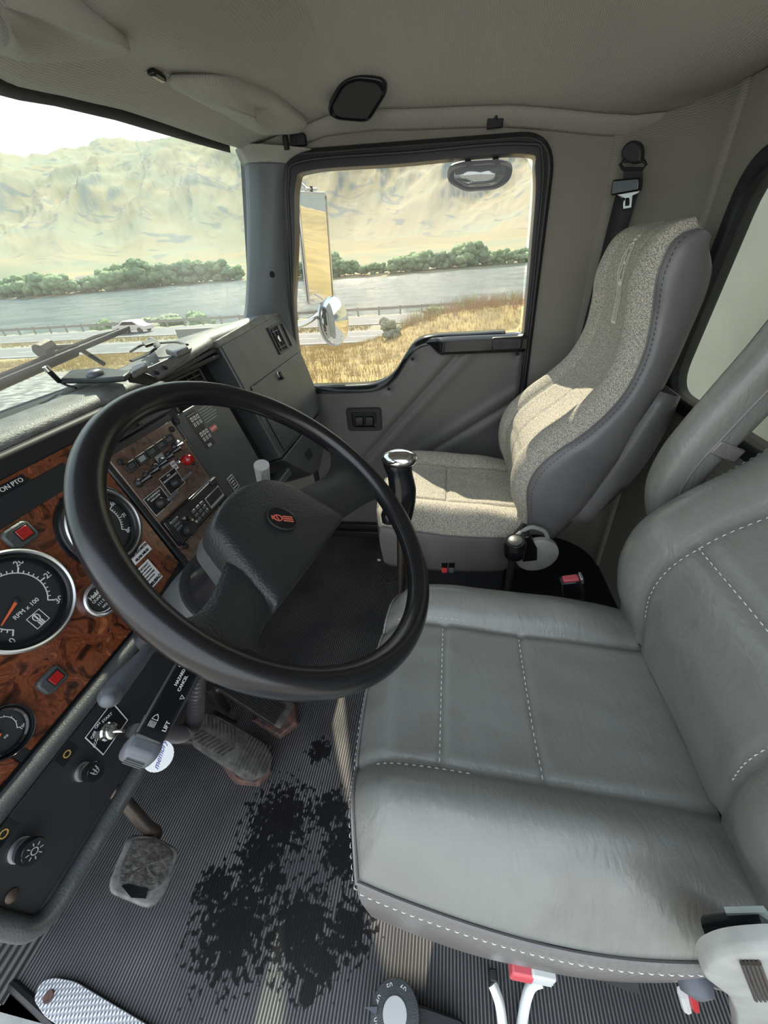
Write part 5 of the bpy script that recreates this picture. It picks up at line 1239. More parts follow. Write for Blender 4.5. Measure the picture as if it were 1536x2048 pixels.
def estrip(pts, w_=.0019):
    for (x0, y0), (x1, y1) in zip(pts, pts[1:]):
        n_ = max(1, int(math.hypot(x1-x0, y1-y0)/.006)); L = math.hypot(x1-x0, y1-y0); nx, ny = -(y1-y0)/L*w_, (x1-x0)/L*w_
        for k in range(n_):
            a, c = k/n_, (k+1)/n_; b.add([EP((lerp(x0, x1, a)-nx, lerp(y0, y1, a)-ny, 0)), EP((lerp(x0, x1, a)+nx, lerp(y0, y1, a)+ny, 0)), EP((lerp(x0, x1, c)+nx, lerp(y0, y1, c)+ny, 0)), EP((lerp(x0, x1, c)-nx, lerp(y0, y1, c)-ny, 0))], [(0, 1, 2, 3)])
for x in (-.0135, -.0045, .0045, .0135): estrip([(x, -.002), (x*.95, -.075)])
estrip([(-.0135, -.075), (.0135, -.075)]); estrip([(-.0135, -.002), (.0135, -.002)])
estrip([(-.008, .012), (-.008, .048)]); estrip([(.008, .012), (.008, .048)]); estrip([(-.008, .030), (.008, .034)], .002)
estrip([(-.012, .072), (.012, .072), (.010, .080), (-.010, .080), (-.012, .072)])
b.build('embroidered_badge', 'embroidery', pas, smooth=0)
# ---- bases under the seats
b = MB(); b.box((1.00, -.20, .02), (1.27, .12, .33)); b.build('seat_pedestal', 'matte_black', pas, bevel=.01)
b = MB(); b.box((.90, -.22, .325), (1.36, .16, .345)); b.build('seat_rail', 'dark_metal', pas, bevel=.003)
b = MB(); b.tube([onx(758, 1120, .92), onx(752, 1140, .92), onx(775, 1165, .92), onx(800, 1160, .92)], .006, 8); b.build('adjust_bar', 'rubber', pas)
for px, m_ in ((889, 'button_red_bright'), (903, 'lever_grey')):
    q = onx(px, 1136, .885); b = MB(); b.box((.880, q.y-.008, q.z-.016), (.895, q.y+.008, q.z+.002)); b.build('air_rocker', m_, pas, bevel=.002)
    b = MB(); b.box((.882, q.y-.009, q.z+.003), (.897, q.y+.009, q.z+.024)); b.build('rocker_mount', 'gloss_black', pas, bevel=.002)
b = MB(); b.box((.26, -.34, .02), (.52, .02, .33)); b.build('seat_pedestal', 'matte_black', drv, bevel=.01)
b = MB(); b.box((.17, -.36, .325), (.57, .04, .350)); b.build('seat_rail', 'dark_metal', drv, bevel=.003)
# passenger recliner cover and backrest pocket
b = MB(); q = onx(1072, 1105, .865); b.lathe([(.001, 0), (.040, 0), (.050, .006), (.050, .02)], q+Vector((-.02, 0, 0)), (1, 0, 0), 36, sx=1, sy=1.15); b.build('recliner_cover', 'beige_plastic', pas, smooth=40)
b = MB(); r_ = [onx(*p, .868) for p in ((1032, 1073), (1060, 1055), (1088, 1062), (1096, 1078))]; b.tube(smooth_path(r_, 5), .006, 8); b.build('recliner_lever', 'beige_plastic', pas)
pk = [Vector((.955, -.49, .95)), Vector((1.0, -.50, .66)), Vector((.93, -.42, .52)), Vector((.90, -.345, .50))]
b = MB(); rws = []
for i in range(12):
    t_ = i/11; z = lerp(.84, .50, t_); yr = interp([(.42, -.285), (.50, -.335), (.60, -.375), (.72, -.415), (.83, -.452), (.93, -.480)], z)
    rws.append([Vector((.905+.02*t_*0, yr+.010, z)), Vector((.900, yr-.02-.02*t_, z-.01)), Vector((.93, yr-.045-.03*math.sin(PI*t_), z-.02)), Vector((1.0, yr-.05, z-.02)), Vector((1.12, yr-.045, z-.02))])
b.loft(rws, closed=False, cap=False); b.build('map_pocket', 'vinyl_side', pas, smooth=60, solid=.004)
# driver's folded armrest beside the backrest
ar = []
b = MB(); rws = []
armp = [((1322, 1035), .018), ((1312, 1005), .030), ((1320, 950), .036), ((1352, 895), .040), ((1405, 835), .042), ((1460, 775), .042), ((1530, 700), .042), ((1600, 620), .042), ((1660, 560), .036), ((1680, 530), .018)]
cc = [onx(p[0]+22, p[1]+22, .668) for p, r in armp]; rad_ = [r for p, r in armp]
sm_ = smooth_path(cc, 6); rr3 = [interp([(i*6, r) for i, r in enumerate(rad_)], k) for k in range(len(sm_))]
for i, p in enumerate(sm_):
    d = (sm_[min(i+1, len(sm_)-1)]-sm_[max(i-1, 0)]).normalized(); u = Vector((1, 0, 0)); v = d.cross(u).normalized(); r = rr3[i]
    rws.append([p+u*(.032*min(1, r/.03)*abs(math.cos(a))**.6*(1 if math.cos(a) > 0 else -1))+v*(r*abs(math.sin(a))**.7*(1 if math.sin(a) > 0 else -1)) for a in [2*PI*k/28 for k in range(28)]])
b.loft(rws); arm = b.build('armrest', 'leather', drv, smooth=80)
b = MB(); b.tube([p+Vector((-.031, 0, 0))+Vector((0, .0, 0)) for p in sm_[6:-8]], .0022, 6); b.build('armrest_seam', 'leather_side', drv)
b = MB(); i = 22; p = sm_[i]; d = (sm_[i+1]-sm_[i-1]).normalized(); u = Vector((1, 0, 0)); v = d.cross(u).normalized(); b.box((-.012, -.045, -.035), (.012, .0, -.029), lambda q: p+d*q[0]+v*q[1]+u*q[2]); b.build('armrest_strap', 'leather_side', drv, bevel=.003)
# recliner cover low on the near side of the driver's seat
RX = .098
rc = round_poly([onx(*p, RX) for p in ((1402, 1945), (1416, 1922), (1452, 1908), (1500, 1902), (1580, 1900), (1640, 2000), (1620, 2120), (1480, 2110), (1470, 2020), (1455, 1985), (1425, 1962))], .012, 4)
cm_ = sum(rc, Vector())/len(rc)
MB().loft([[cm_+(p-cm_)*k+Vector((-h, 0, 0)) for p in rc] for k, h in ((1.0, -.014), (1.0, -.006), (.99, 0), (.95, .002), (.80, .003), (.60, .0035), (.02, .004))]).build('recliner_cover', 'beige_plastic', drv, smooth=60)
for k in range(5):
    a, c_ = onx(1484+8.5*k, 1926, RX-.004), onx(1512+8.5*k, 2000, RX-.004); b = MB(); b.tube([a, c_], .0016, 6); b.build('cover_groove', 'dark_metal' if k % 1 == 0 else 'rubber', drv)
b = MB(); b.tube([onx(*p, RX+.02) for p in ((1425, 1868), (1470, 1864), (1540, 1862))], .012, 12); b.build('side_rail', 'gloss_black', drv)
b = MB(); b.add([onx(*p, RX+.03) for p in ((1450, 1820), (1530, 1818), (1560, 1856), (1462, 1858))], [(0, 1, 2, 3)]); b.build('side_bracket', 'strap_green', drv, smooth=0, solid=.004)
# rocker levers, webbing flap and adjuster rods below the cushion
for px, py, m_ in ((1042, 1932, 'button_red'), (1081, 1938, 'button_white')):
    q = onx(px, py, .125); b = MB(); w2 = .014
    b.box((.112, q.y-.016, q.z-.020), (.135, q.y+.016, q.z+.024)); b.build('height_rocker', m_, drv, bevel=.003)
    for k in range(2):
        b = MB(); b.box((.1105, q.y-.013, q.z-.006+.012*k), (.1125, q.y+.013, q.z-.003+.012*k)); b.build('rocker_ridge', m_, drv, smooth=0)
q = onx(1062, 1912, .145); b = MB(); b.box((.135, q.y-.05, q.z-.03), (.18, q.y+.05, q.z+.05)); b.build('rocker_mount', 'matte_black', drv, bevel=.004)
b = MB(); b.add([onx(*p, .14) for p in ((1095, 1915), (1200, 1918), (1275, 1935), (1278, 1985), (1250, 1978), (1180, 1950))], [(0, 1, 2, 3, 4, 5)]); b.build('webbing_flap', 'webbing', drv, smooth=0, solid=.003)
b = MB(); b.tube([onx(*p, x) for p, x in (((1270, 1936), .145), ((1340, 1945), .13), ((1460, 1975), .12))], .006, 10, flat=.5); b.build('seat_cable', 'vinyl_grey', drv)
q = onx(1378, 1920, .13); b = MB(); b.lathe([(.014, 0), (.018, .01), (.016, .025), (.004, .03)], q, (-1, 0, -.3), 20); b.build('adjust_knob', 'lever_grey', drv, smooth=50)
for nm, px, m_, w2 in (('red_tab', 1383, 'red_plastic', .005), ('white_tab', 1365, 'button_white', .006)):
    a, c_ = onx(px, 1975 if nm[0] == 'r' else 1985, .12), onx(px+8, 2016, .12); b = MB(); b.tube([a, c_], w2, 8); b.build(nm, m_, drv)
# steel prongs standing on the mat beside the seat
pr = thing('tie_down_fork', 'pair of flat bright steel prongs on the mat beneath the front of the driver seat', 'tool', onz(1025, 2040, .0))
for pts in (((985, 1968), (992, 1985), (1000, 2012), (1006, 2060), (1010, 2120)), ((1082, 1962), (1064, 1970), (1052, 2000), (1042, 2060), (1030, 2120))):
    b = MB(); b.tube(smooth_path([onz(*p, z) for p, z in zip(pts, (.035, .030, .022, .012, .008))], 5), .0085, 8, flat=.35, up=(0, 0, 1)); b.build('steel_prong', 'silver_paint', pr)
q = onz(986, 1955, .03); b = MB(); b.box((q.x-.006, q.y-.006, .0), (q.x+.01, q.y+.006, .04)); b.build('prong_tip', 'rubber', pr, bevel=.002)
# round dial on a black case at the bottom edge
dl = thing('dial_case', 'black case with a numbered round dial lying on the mat beside the driver seat', 'dial', onz(800, 2030, 0))
q = onz(790, 2030, .055); MB().loft([[Vector((p.x, p.y, z)) for p in round_poly([onz(*k, .05) for k in ((770, 1992), (850, 2012), (930, 2040), (940, 2140), (760, 2140), (762, 2010))], .01)] for z in (.0, .045)]).build('case_body', 'black_plastic', dl, bevel=.004)
MB().lathe([(.040, 0), (.042, .006), (.040, .014), (.026, .016), (.004, .016)], (q.x, q.y, .045), (0, 0, 1), 40).build('dial_disc', 'grain_plastic', dl, smooth=40)
MB().lathe([(.020, 0), (.020, .002)], (q.x, q.y, .061), (0, 0, 1), 32).build('dial_centre', 'silver_paint', dl, smooth=30)
MB().prism([(q.x-.004, q.y+.030, .060), (q.x+.004, q.y+.030, .060), (q.x, q.y+.052, .060)], (0, 0, .004)).build('dial_pointer', 'lever_grey', dl)
for k, s_ in enumerate(('10', '20', '30', '40', '50', '60')):
    a = math.radians(200-44*k); text(s_, 'dial_number', 'white_print', dl, lambda v: Vector((q.x+.031*math.cos(a)+v.x*math.cos(a-PI/2)-v.y*math.sin(a-PI/2), q.y+.031*math.sin(a)+v.x*math.sin(a-PI/2)+v.y*math.cos(a-PI/2), .0600+v.z)), .011)
# ---- belt buckles and pieces between the seats
bu = thing('belt_buckle', 'black seat belt buckle with a faded red release button beside the driver cushion', 'buckle', (.69, -.27, .3))
q = onx(1142, 1157, .69)
d_up = Vector((0, .25, 1)).normalized(); d_r = Vector((0, -1, .25)).normalized()
BPf = lambda k: q+d_r*k[0]+Vector((1, 0, 0))*k[1]+d_up*k[2]
b = MB(); b.box((-.024, -.012, -.10), (.024, .014, -.002), BPf); b.build('buckle_body', 'gloss_black', bu, bevel=.004)
b = MB(); b.box((-.018, -.009, -.006), (.016, .010, .004), BPf); b.build('release_button', 'button_red', bu, bevel=.004)
b = MB(); b.box((.017, -.012, -.01), (.024, .012, .006), BPf); b.build('buckle_lip', 'brushed', bu, bevel=.002)
MB().tube([BPf((0, 0, -.09)), (.68, -.32, .30), (.64, -.33, .20)], .020, 8, flat=.15, up=(1, 0, 0)).build('buckle_strap', 'webbing', bu)
kn = thing('parking_knob', 'black round control knob with grey push button on a stem between the two seats', 'knob', (.80, -.17, 0))
q = onx(1030, 1082, .82); 
MB().lathe([(.026, -.050), (.028, -.045), (.028, -.004), (.024, .001), (.019, .001)], q, (-.15, .1, 1), 36).build('knob_body', 'gloss_black', kn, smooth=40)
MB().lathe([(.0185, -.002), (.0185, .003), (.014, .006), (.002, .006)], q, (-.15, .1, 1), 32).build('push_button', 'grey_panel', kn, smooth=40)
MB().prism([onx(*p, .84) for p in ((1045, 1075), (1060, 1072), (1075, 1098), (1075, 1122), (1045, 1125))], (.03, 0, 0)).build('knob_bracket', 'gloss_black', kn, bevel=.004)
MB().tube([q-Vector((0, 0, .04)), (q.x+.01, q.y, .0)], .010, 10).build('knob_stem', 'rubber', kn)
ls = thing('lap_strap', 'short pale grey-green strap from the rear corner of the driver cushion to its backrest', 'strap', onx(1275, 1245, .60))
b = MB(); b.tube([onx(*p, x) for p, x in (((1236, 1254), .600), ((1262, 1246), .605), ((1300, 1228), .60))], .010, 10, flat=.25, up=(1, 0, 0)); b.build('strap_band', 'strap_green', ls)
"""nothing else stands between the seats but carpet blackened for shade"""
# ================================================================== door sill of the open door
b = MB(); pts = [onz(*p, .012) for p in ((66, 1998), (82, 1962), (108, 1954), (150, 1962), (300, 2052), (420, 2140), (300, 2200), (180, 2090), (90, 2035))]
b.prism(round_poly(pts, .01, 4), (0, 0, -.008)); tp_ = tag(b.build('tread_plate', 'diamond_metal', bevel=.001, org=(0, .6, .005)), 'worn diamond-pattern aluminium tread plate on the sill of the open door', 'plate')
n = M('diamond_metal').node_tree; bs = n.nodes['Principled BSDF']; t_ = n.nodes.new('ShaderNodeTexCoord'); mp_ = n.nodes.new('ShaderNodeMapping'); mp_.inputs['Rotation'].default_value = (0, 0, .7); mp_.inputs['Scale'].default_value = (1, 2.2, 1)
ck = n.nodes.new('ShaderNodeTexVoronoi'); ck.inputs['Scale'].default_value = 95; ck.inputs['Randomness'].default_value = 0; bp = n.nodes.new('ShaderNodeBump'); bp.inputs['Strength'].default_value = 1; bp.inputs['Distance'].default_value = .003
n.links.new(t_.outputs['Object'], mp_.inputs[0]); n.links.new(mp_.outputs[0], ck.inputs['Vector']); n.links.new(ck.outputs['Distance'], bp.inputs['Height']); n.links.new(bp.outputs[0], bs.inputs['Normal'])
q = onz(97, 1993, .013); s = MB().lathe([(.009, 0), (.008, .003)], q, (0, 0, 1), 16).build('sill_screw', 'rust'); tag(s, 'rusty round screw head in the front end of the tread plate', 'screw')
b = MB(); b.prism([onz(*p, .0) for p in ((-40, 1925), (0, 1955), (60, 2010), (130, 2075), (260, 2160), (100, 2300), (-200, 2150))], (0, 0, -.05)); o = struct(b.build('trim_4', 'beige_plastic', bevel=.004))
b = MB(); b.tube([onz(*p, .004) for p in ((-40, 1915), (0, 1948), (60, 2003), (130, 2068), (260, 2152))], .008, 8); struct(b.build('trim_5', 'rubber'))
# ================================================================== outside the cab: mirrors, wipers, hood
mr = thing('door_mirror', 'tall chrome-framed door mirror outside the front of the passenger window', 'mirror', (1.80, .50, .95))
m0, m1 = onx(601, 384, 1.72), onx(655, 390, 1.86); m2, m3 = onx(661, 596, 1.86), onx(613, 612, 1.72)
mc = (m0+m1+m2+m3)/4; mu = ((m1-m0)+(m2-m3)).normalized(); mv = ((m0-m3)+(m1-m2)); mv = (mv-mu*mv.dot(mu)).normalized(); mn = mu.cross(mv).normalized()
if mn.dot(EYE-mc) < 0: mn = -mn
mw = ((m1-m0).length+(m2-m3).length)/2; mh = ((m0-m3).length+(m1-m2).length)/2
def MP(q): return mc+mu*q[0]+mv*q[1]+mn*q[2]
o = [MP((*p, 0)) for p in rrect(mw+.008, mh+.008, .016)]; i_ = [MP((*p, 0)) for p in rrect(mw-.006, mh-.006, .012)]
ring_frame(o, i_, mn*.006).build('mirror_frame', 'chrome', mr, bevel=.001)
MB().prism([(*p, -.012) for p in rrect(mw+.012, mh+.012, .018)], (0, 0, .012), MP).build('mirror_shell', 'chrome', mr, bevel=.003)
MB().prism([(*p, .001) for p in rrect(mw-.004, mh-.004, .012)], (0, 0, .002), MP).build('mirror_glass', 'mirror', mr, smooth=0)
MB().tube(smooth_path([MP((-.01, mh/2, -.02)), MP((-.02, mh/2+.02, -.02)), Vector((1.62, .60, 1.40)), Vector((1.55, .62, 1.44))], 6), .007, 10).build('upper_arm', 'chrome', mr)
MB().tube([MP((0, mh/2+.002, 0)), MP((0, mh/2+.02, 0))], .006, 8).build('mirror_bolt', 'dark_metal', mr); MB().tube([MP((-.03, mh/2+.012, 0)), MP((.03, mh/2+.012, 0))], .004, 8).build('mirror_clamp', 'brushed', mr)
MB().tube(smooth_path([onx(650, 600, 1.85), onx(640, 625, 1.82), onx(615, 645, 1.70), onx(590, 655, 1.60), Vector((1.55, .66, .90))], 6), .009, 12).build('lower_arm', 'chrome', mr)
MB().tube(smooth_path([onx(612, 600, 1.74), onx(625, 588, 1.76), onx(640, 596, 1.8), onx(652, 610, 1.84)], 6), .006, 10).build('mirror_loop', 'chrome', mr)
cvx = thing('spot_mirror', 'round convex spot mirror hanging beneath the tall door mirror', 'mirror', onx(668, 642, 1.86))
c0 = onx(668, 642, 1.86); top = onx(668, 590, 1.86); R0_ = (top-c0).length
cn = (EYE-c0).normalized(); rgt = cn.cross(Vector((0, 0, 1))).normalized()*-1
cn = (cn*.43+Vector((0, -1, 0)).lerp(Vector((1, 0, 0)), .1)*.82).normalized()
R0_ = .112*1.0 if R0_ > .2 else R0_
MB().lathe([(R0_, -.012), (R0_*1.02, 0), (R0_*.97, .004)], c0, cn, 48).build('mirror_rim', 'brushed', cvx, smooth=40)
MB().lathe([(R0_*.965, .001)]+[(R0_*.96*math.cos(a), .003+.032*math.sin(a)) for a in [PI/2*k/10 for k in range(1, 10)]]+[(.0005, .035)], c0, cn, 48).build('mirror_glass', 'mirror', cvx, smooth=180)
MB().lathe([(R0_, -.012), (R0_*.7, -.03), (.02, -.035)], c0, cn, 32).build('mirror_back', 'brushed', cvx)
MB().tube([c0-cn*.03, c0-cn*.05+Vector((0, 0, .04)), onx(650, 612, 1.85)], .005, 8).build('mirror_stem', 'dark_metal', cvx)
# look-down mirror above the glass
LX = 1.545
ld = thing('look_down_mirror', 'small rounded convex mirror hanging at the top of the passenger window', 'mirror', onx(958, 345, LX))
lo = round_poly([onx(*p, LX) for p in ((897, 330), (925, 322), (1000, 318), (1026, 326), (1022, 360), (995, 378), (930, 383), (893, 362))], .02, 5)
lcn = sum(lo, Vector())/len(lo); ln_ = (EYE-lcn).normalized()
MB().loft([[lcn+(p-lcn)*k+Vector((-h, 0, 0)) for p in lo] for k, h in ((.75, -.03), (1.0, -.015), (1.0, .006), (.93, .010), (.88, .006))]).build('mirror_shell', 'black_plastic', ld, smooth=50)
MB().loft([[lcn+(p-lcn)*k+Vector((-h, 0, 0)) for p in lo] for k, h in ((.88, .0065), (.75, .012), (.5, .016), (.25, .018), (.02, .0185))]).build('mirror_glass', 'mirror', ld, smooth=180)
for px in (936, 992): MB().tube([onx(px, 328, LX), onx(px-2, 300, LX-.005)], .009, 12).build('mirror_mount', 'rubber', ld)
# wipers lie on the outside of the windshield
def ws(px, py, off=.012):
    d = ray(px, py); t_ = .6
    for k in range(60):
        q = EYE+d*t_; tt = (q.z-.945)/(1.40-.945); yy = lerp(ybot(q.x), ytop(q.x)+.012, tt); t_ += (yy+off-q.y)/d.y
    return EYE+d*t_
for nm, a, c_, w_, lb in (('w1', (-60, 790), (257, 657), .010, 'long black wiper blade standing up across the windshield above the hood'), ('w2', (-60, 800), (154, 707), .012, 'shorter black wiper blade lying low beneath the longer one')):
    t = thing('wiper', lb, 'wiper', ws(*a), None)
    A_, B_ = ws(*a), ws(*c_); dr = (B_-A_).normalized(); up_ = dr.cross(Vector((0, 1, -.25))).normalized()
    P5 = [ws(lerp(a[0], c_[0], q/6), lerp(a[1], c_[1], q/6)) for q in range(7)]
    MB().tube(P5, .007, 8, flat=.6).build('wiper_rubber', 'matte_black', t)
    MB().tube([p+Vector((0, .012, .006)) for p in P5[:-1]]+[P5[-1]], .0035, 6).build('wiper_frame', 'black_paint', t)
    if nm == 'w1': MB().tube([ws(95, 695, .03), ws(150, 692, .03), ws(208, 728, .02)], .005, 8).build('wiper_arm', 'dark_metal', t); MB().tube([ws(78, 702, .03), ws(100, 690, .035)], .012, 8).build('arm_joint', 'dark_metal', t)
# hood and cowl with dried droplets
m = mat('hood_paint', (.17, .175, .165), .35, speck=(160, (.36, .37, .35), .50), bump=(150, .6), bdist=.002)
hd = thing('truck_hood', 'grey wet speckled hood of the truck ahead of the windshield', 'hood', (.75, 1.3, .6))
b = MB(); rws = []
for j in range(13):
    y = lerp(.82, 1.9, j/12); w_ = lerp(.60, .40, j/12); z0 = lerp(.84, .50, j/12); row = []
    for k in range(25):
        s = -1+2*k/24; row.append(Vector((.70+s*w_, y, z0-.10*abs(s)**5-.02*abs(s)**2)))
    rws.append([Vector((.70-w_*1.02, y, .2))]+row+[Vector((.70+w_*1.02, y, .2))])
b.loft(rws, closed=False, cap=False); b.build('hood_panel', 'hood_paint', hd, smooth=60, solid=.004)
b = MB(); b.prism([(.06, .74, .915), (1.42, .735, .915), (1.38, .80, .88), (.10, .80, .88)], (0, 0, -.03)); b.build('cowl_panel', 'hood_paint', hd, bevel=.003)
b = MB(); b.box((.02, .722, .918), (1.44, .738, .935)); struct(b.build('trim_6', 'matte_black', bevel=.003))
# dump box headboard behind the rear window
hb_ = mat('headboard_paint', (.19, .21, .20), .6, var=(3, (.25, .27, .255)), bump=(40, .2))
t = thing('dump_box_headboard', 'grey-green steel headboard of the dump body seen through the rear window', 'headboard', (.75, -1.15, -.2))
MB().box((-.4, -.95, -.2), (2.2, -.90, 2.2)).build('headboard_plate', 'headboard_paint', t)
for x in (-.1, .9): MB().box((x-.05, -.90, -.2), (x+.05, -.86, 2.2)).build('headboard_rib', 'headboard_paint', t, bevel=.01)
# ================================================================== landscape (heights relative to the eye)
def shore(y): return interp([(-900, 330), (-300, 260), (-31, 222), (31, 204), (60, 214), (144, 285), (200, 280), (260, 250), (400, 300), (900, 420)], y)
def fbm(x, y, s, o=4, seed=0):
    v = 0; a = 1; t = 0
    for k in range(o): v += a*noise.noise(Vector((x/s, y/s, seed+k*7.3))); t += a; a *= .5; s *= .5
    return v/t
def ridged(x, y, s, o=4, seed=0):
    v = 0; a = 1; t = 0
    for k in range(o): v += a*(1-abs(noise.noise(Vector((x/s, y/s, seed+k*3.1))))*2); t += a; a *= .5; s *= .5
    return v/t
def near_z(x, y):
    if x < 8: z = -2.42
    elif x < 34: z = lerp(-2.42, -6.0, (x-8)/26)
    elif x < 53: z = -6.0
    elif x < 60: z = lerp(-6.0, -8.4, (x-53)/7)
    else: z = -8.4-.02*min(40, x-60)
    if 10 < x < 36:
        z += (2.05*math.exp(-((x-27)/5)**2))*sstep(8, -2, y)
        z += .10*fbm(x, y, 4, 3)*sstep(8, 12, x)*sstep(34, 31, x)
        z += .30*abs(fbm(x, y, 2.2, 3, 9))*sstep(2, -4, y)*sstep(20, 25, x)
    return z
def far_z(x, y):
    r = math.hypot(x, y); az = math.degrees(math.atan2(y, x))
    c1 = interp([(-180, .1), (-90, .09), (-40, .14), (-10, .175), (5, .185), (15, .180), (23, .186), (31, .176), (38, .158), (45, .146), (55, .14), (90, .10), (180, .1)], az)
    c2 = interp([(-180, .1), (-90, .1), (-10, .20), (15, .215), (23, .205), (33, .188), (43, .172), (50, .164), (60, .16), (90, .12), (180, .1)], az)
    tt = interp([(0, -.03), (300, -.027), (380, -.012), (470, .0), (600, .012), (680, .035), (900, .55*c1+.02), (1150, c1*.985), (1300, c1), (1500, c1*.93), (1900, c2*.90), (2300, c2), (3200, c2*.8), (6000, .05)], r)
    z = r*tt
    am = sstep(560, 1000, r)
    if am > 0:
        lat = math.atan2(y, x)*1100
        g = ridged(lat*1.0+.25*r, r*.32, 250, 6, 4)
        z += am*(g-.5)*88*interp([(600, .4), (1000, 1), (1300, .45), (1600, .8), (2600, 1.0)], r)
        z += am*5*fbm(x, y, 70, 4, 2)
        if r > 1500: z += 26*max(0, ridged(lat*1.6, r*.5, 160, 4, 11)-.55)*sstep(1500, 2100, r)
    elif r > 300: z += 1.2*fbm(x, y, 60, 3)
    return z
def T(x, y):
    if x <= 0 or (math.hypot(x, y) < 60 and x < 60):
        if x <= 8 and math.hypot(x, y) > 120: return -2.42+.06*(math.hypot(x, y)-120)*sstep(120, 400, math.hypot(x, y))*.5
        return near_z(x, y)
    s = shore(y)
    if x < s-12: return near_z(x, y)
    k = sstep(s-6, s+6, x); k2 = sstep(s+6, s+130, x)
    fz = far_z(x, y); bank = lerp(-8.6, -6.9, k)+.008*max(0, x-s)
    return lerp(bank, fz, k2)
def terrain_mesh():
    b = MB(); NA = 820; rs = []
    r = 2.2
    while r < 4800: rs.append(r); r *= 1.022 if r < 60 else (1.032 if r < 520 else 1.013 if r < 1400 else 1.03)
    azs = []
    for i in range(NA):
        u = i/NA
        azs.append(u)
    # denser columns towards the windows (-15 .. 60 degrees)
    A = []
    k = int(NA*.72)
    A += [math.radians(lerp(-14, 58, i/k)) for i in range(k)]
    A += [math.radians(lerp(58, 346, i/(NA-k))) for i in range(NA-k)]
    for r in rs:
        for a in A:
            x, y = r*math.cos(a), r*math.sin(a); b.v.append(Vector((x, y, 1.12+T(x, y))))
    n = len(A)
    for j in range(len(rs)-1):
        for i in range(n):
            i2 = (i+1) % n; b.f.append((j*n+i, j*n+i2, (j+1)*n+i2, (j+1)*n+i))
    b.f.append(tuple(range(n)))
    return b
m = bpy.data.materials.new('hillside'); m.use_nodes = True; MATS['hillside'] = m; n = m.node_tree; bs = n.nodes['Principled BSDF']; bs.inputs['Roughness'].default_value = .95; bs.inputs['Specular IOR Level'].default_value = .1
t_ = n.nodes.new('ShaderNodeTexCoord'); sp = n.nodes.new('ShaderNodeSeparateXYZ'); n.links.new(t_.outputs['Object'], sp.inputs[0])
def NZ(sc, det=6, dist=0, vec=None):
    x = n.nodes.new('ShaderNodeTexNoise'); x.inputs['Scale'].default_value = sc; x.inputs['Detail'].default_value = det; x.inputs['Distortion'].default_value = dist
    n.links.new(vec or t_.outputs['Object'], x.inputs['Vector']); return x
def MIX(f, a, c, fr=None):
    x = n.nodes.new('ShaderNodeMix'); x.data_type = 'RGBA'
    for s, v in ((6, a), (7, c)):
        if isinstance(v, tuple): x.inputs[s].default_value = (*v, 1)
        else: n.links.new(v, x.inputs[s])
    n.links.new(f, x.inputs[0]); return x.outputs[2]
def MR(src, a, c, d=0, e=1):
    x = n.nodes.new('ShaderNodeMapRange'); x.inputs[1].default_value = a; x.inputs[2].default_value = c; x.inputs[3].default_value = d; x.inputs[4].default_value = e; n.links.new(src, x.inputs[0]); return x.outputs[0]
grass = MIX(MR(NZ(.02, 8).outputs['Fac'], .35, .65), (.34, .295, .19), (.29, .265, .18))
grass = MIX(MR(NZ(.006, 6, 1).outputs['Fac'], .45, .62), grass, (.29, .30, .22))
rock = MIX(MR(NZ(.018, 8, 1.5).outputs['Fac'], .565, .66), grass, (.19, .205, .185))
# cliffs and scree on steep ground
ge = n.nodes.new('ShaderNodeNewGeometry'); sn = n.nodes.new('ShaderNodeSeparateXYZ'); n.links.new(ge.outputs['True Normal'], sn.inputs[0])
hill = MIX(MR(sn.outputs['Z'], .76, .62), rock, (.19, .215, .205))
# near bank: golden dry grass; valley floor fields
fld = MIX(MR(NZ(.012, 5, .6).outputs['Fac'], .40, .60), (.34, .275, .165), (.24, .255, .18))
far_ = MIX(MR(sp.outputs['Z'], 6, 26), fld, hill)
near_ = MIX(MR(NZ(.6, 8, .5).outputs['Fac'], .35, .65), (.40, .30, .13), (.28, .22, .11))
sand = MIX(MR(NZ(.9, 6).outputs['Fac'], .42, .58), (.33, .30, .23), (.27, .26, .18))
gravel = MIX(MR(NZ(3.5, 10).outputs['Fac'], .44, .58), (.15, .15, .145), (.33, .33, .31))
gm_ = n.nodes.new('ShaderNodeMath'); gm_.operation = 'MULTIPLY'; n.links.new(MR(sp.outputs['X'], 19, 15), gm_.inputs[0]); n.links.new(MR(sp.outputs['Y'], 5, 8), gm_.inputs[1])
gx_ = n.nodes.new('ShaderNodeMath'); gx_.operation = 'MAXIMUM'; n.links.new(gm_.outputs[0], gx_.inputs[0]); n.links.new(MR(sp.outputs['X'], 7, 6), gx_.inputs[1])  # unseen ground by the driver's door, made grey gravel for a neutral bounce
near_ = MIX(gx_.outputs[0], near_, gravel)
nx = MIX(MR(sp.outputs['X'], 33.2, 34), near_, sand)
n.links.new(MIX(MR(sp.outputs['X'], 120, 150), nx, far_), bs.inputs['Base Color'])
b = terrain_mesh().build('hillside_terrain', 'hillside', smooth=180); struct(b)
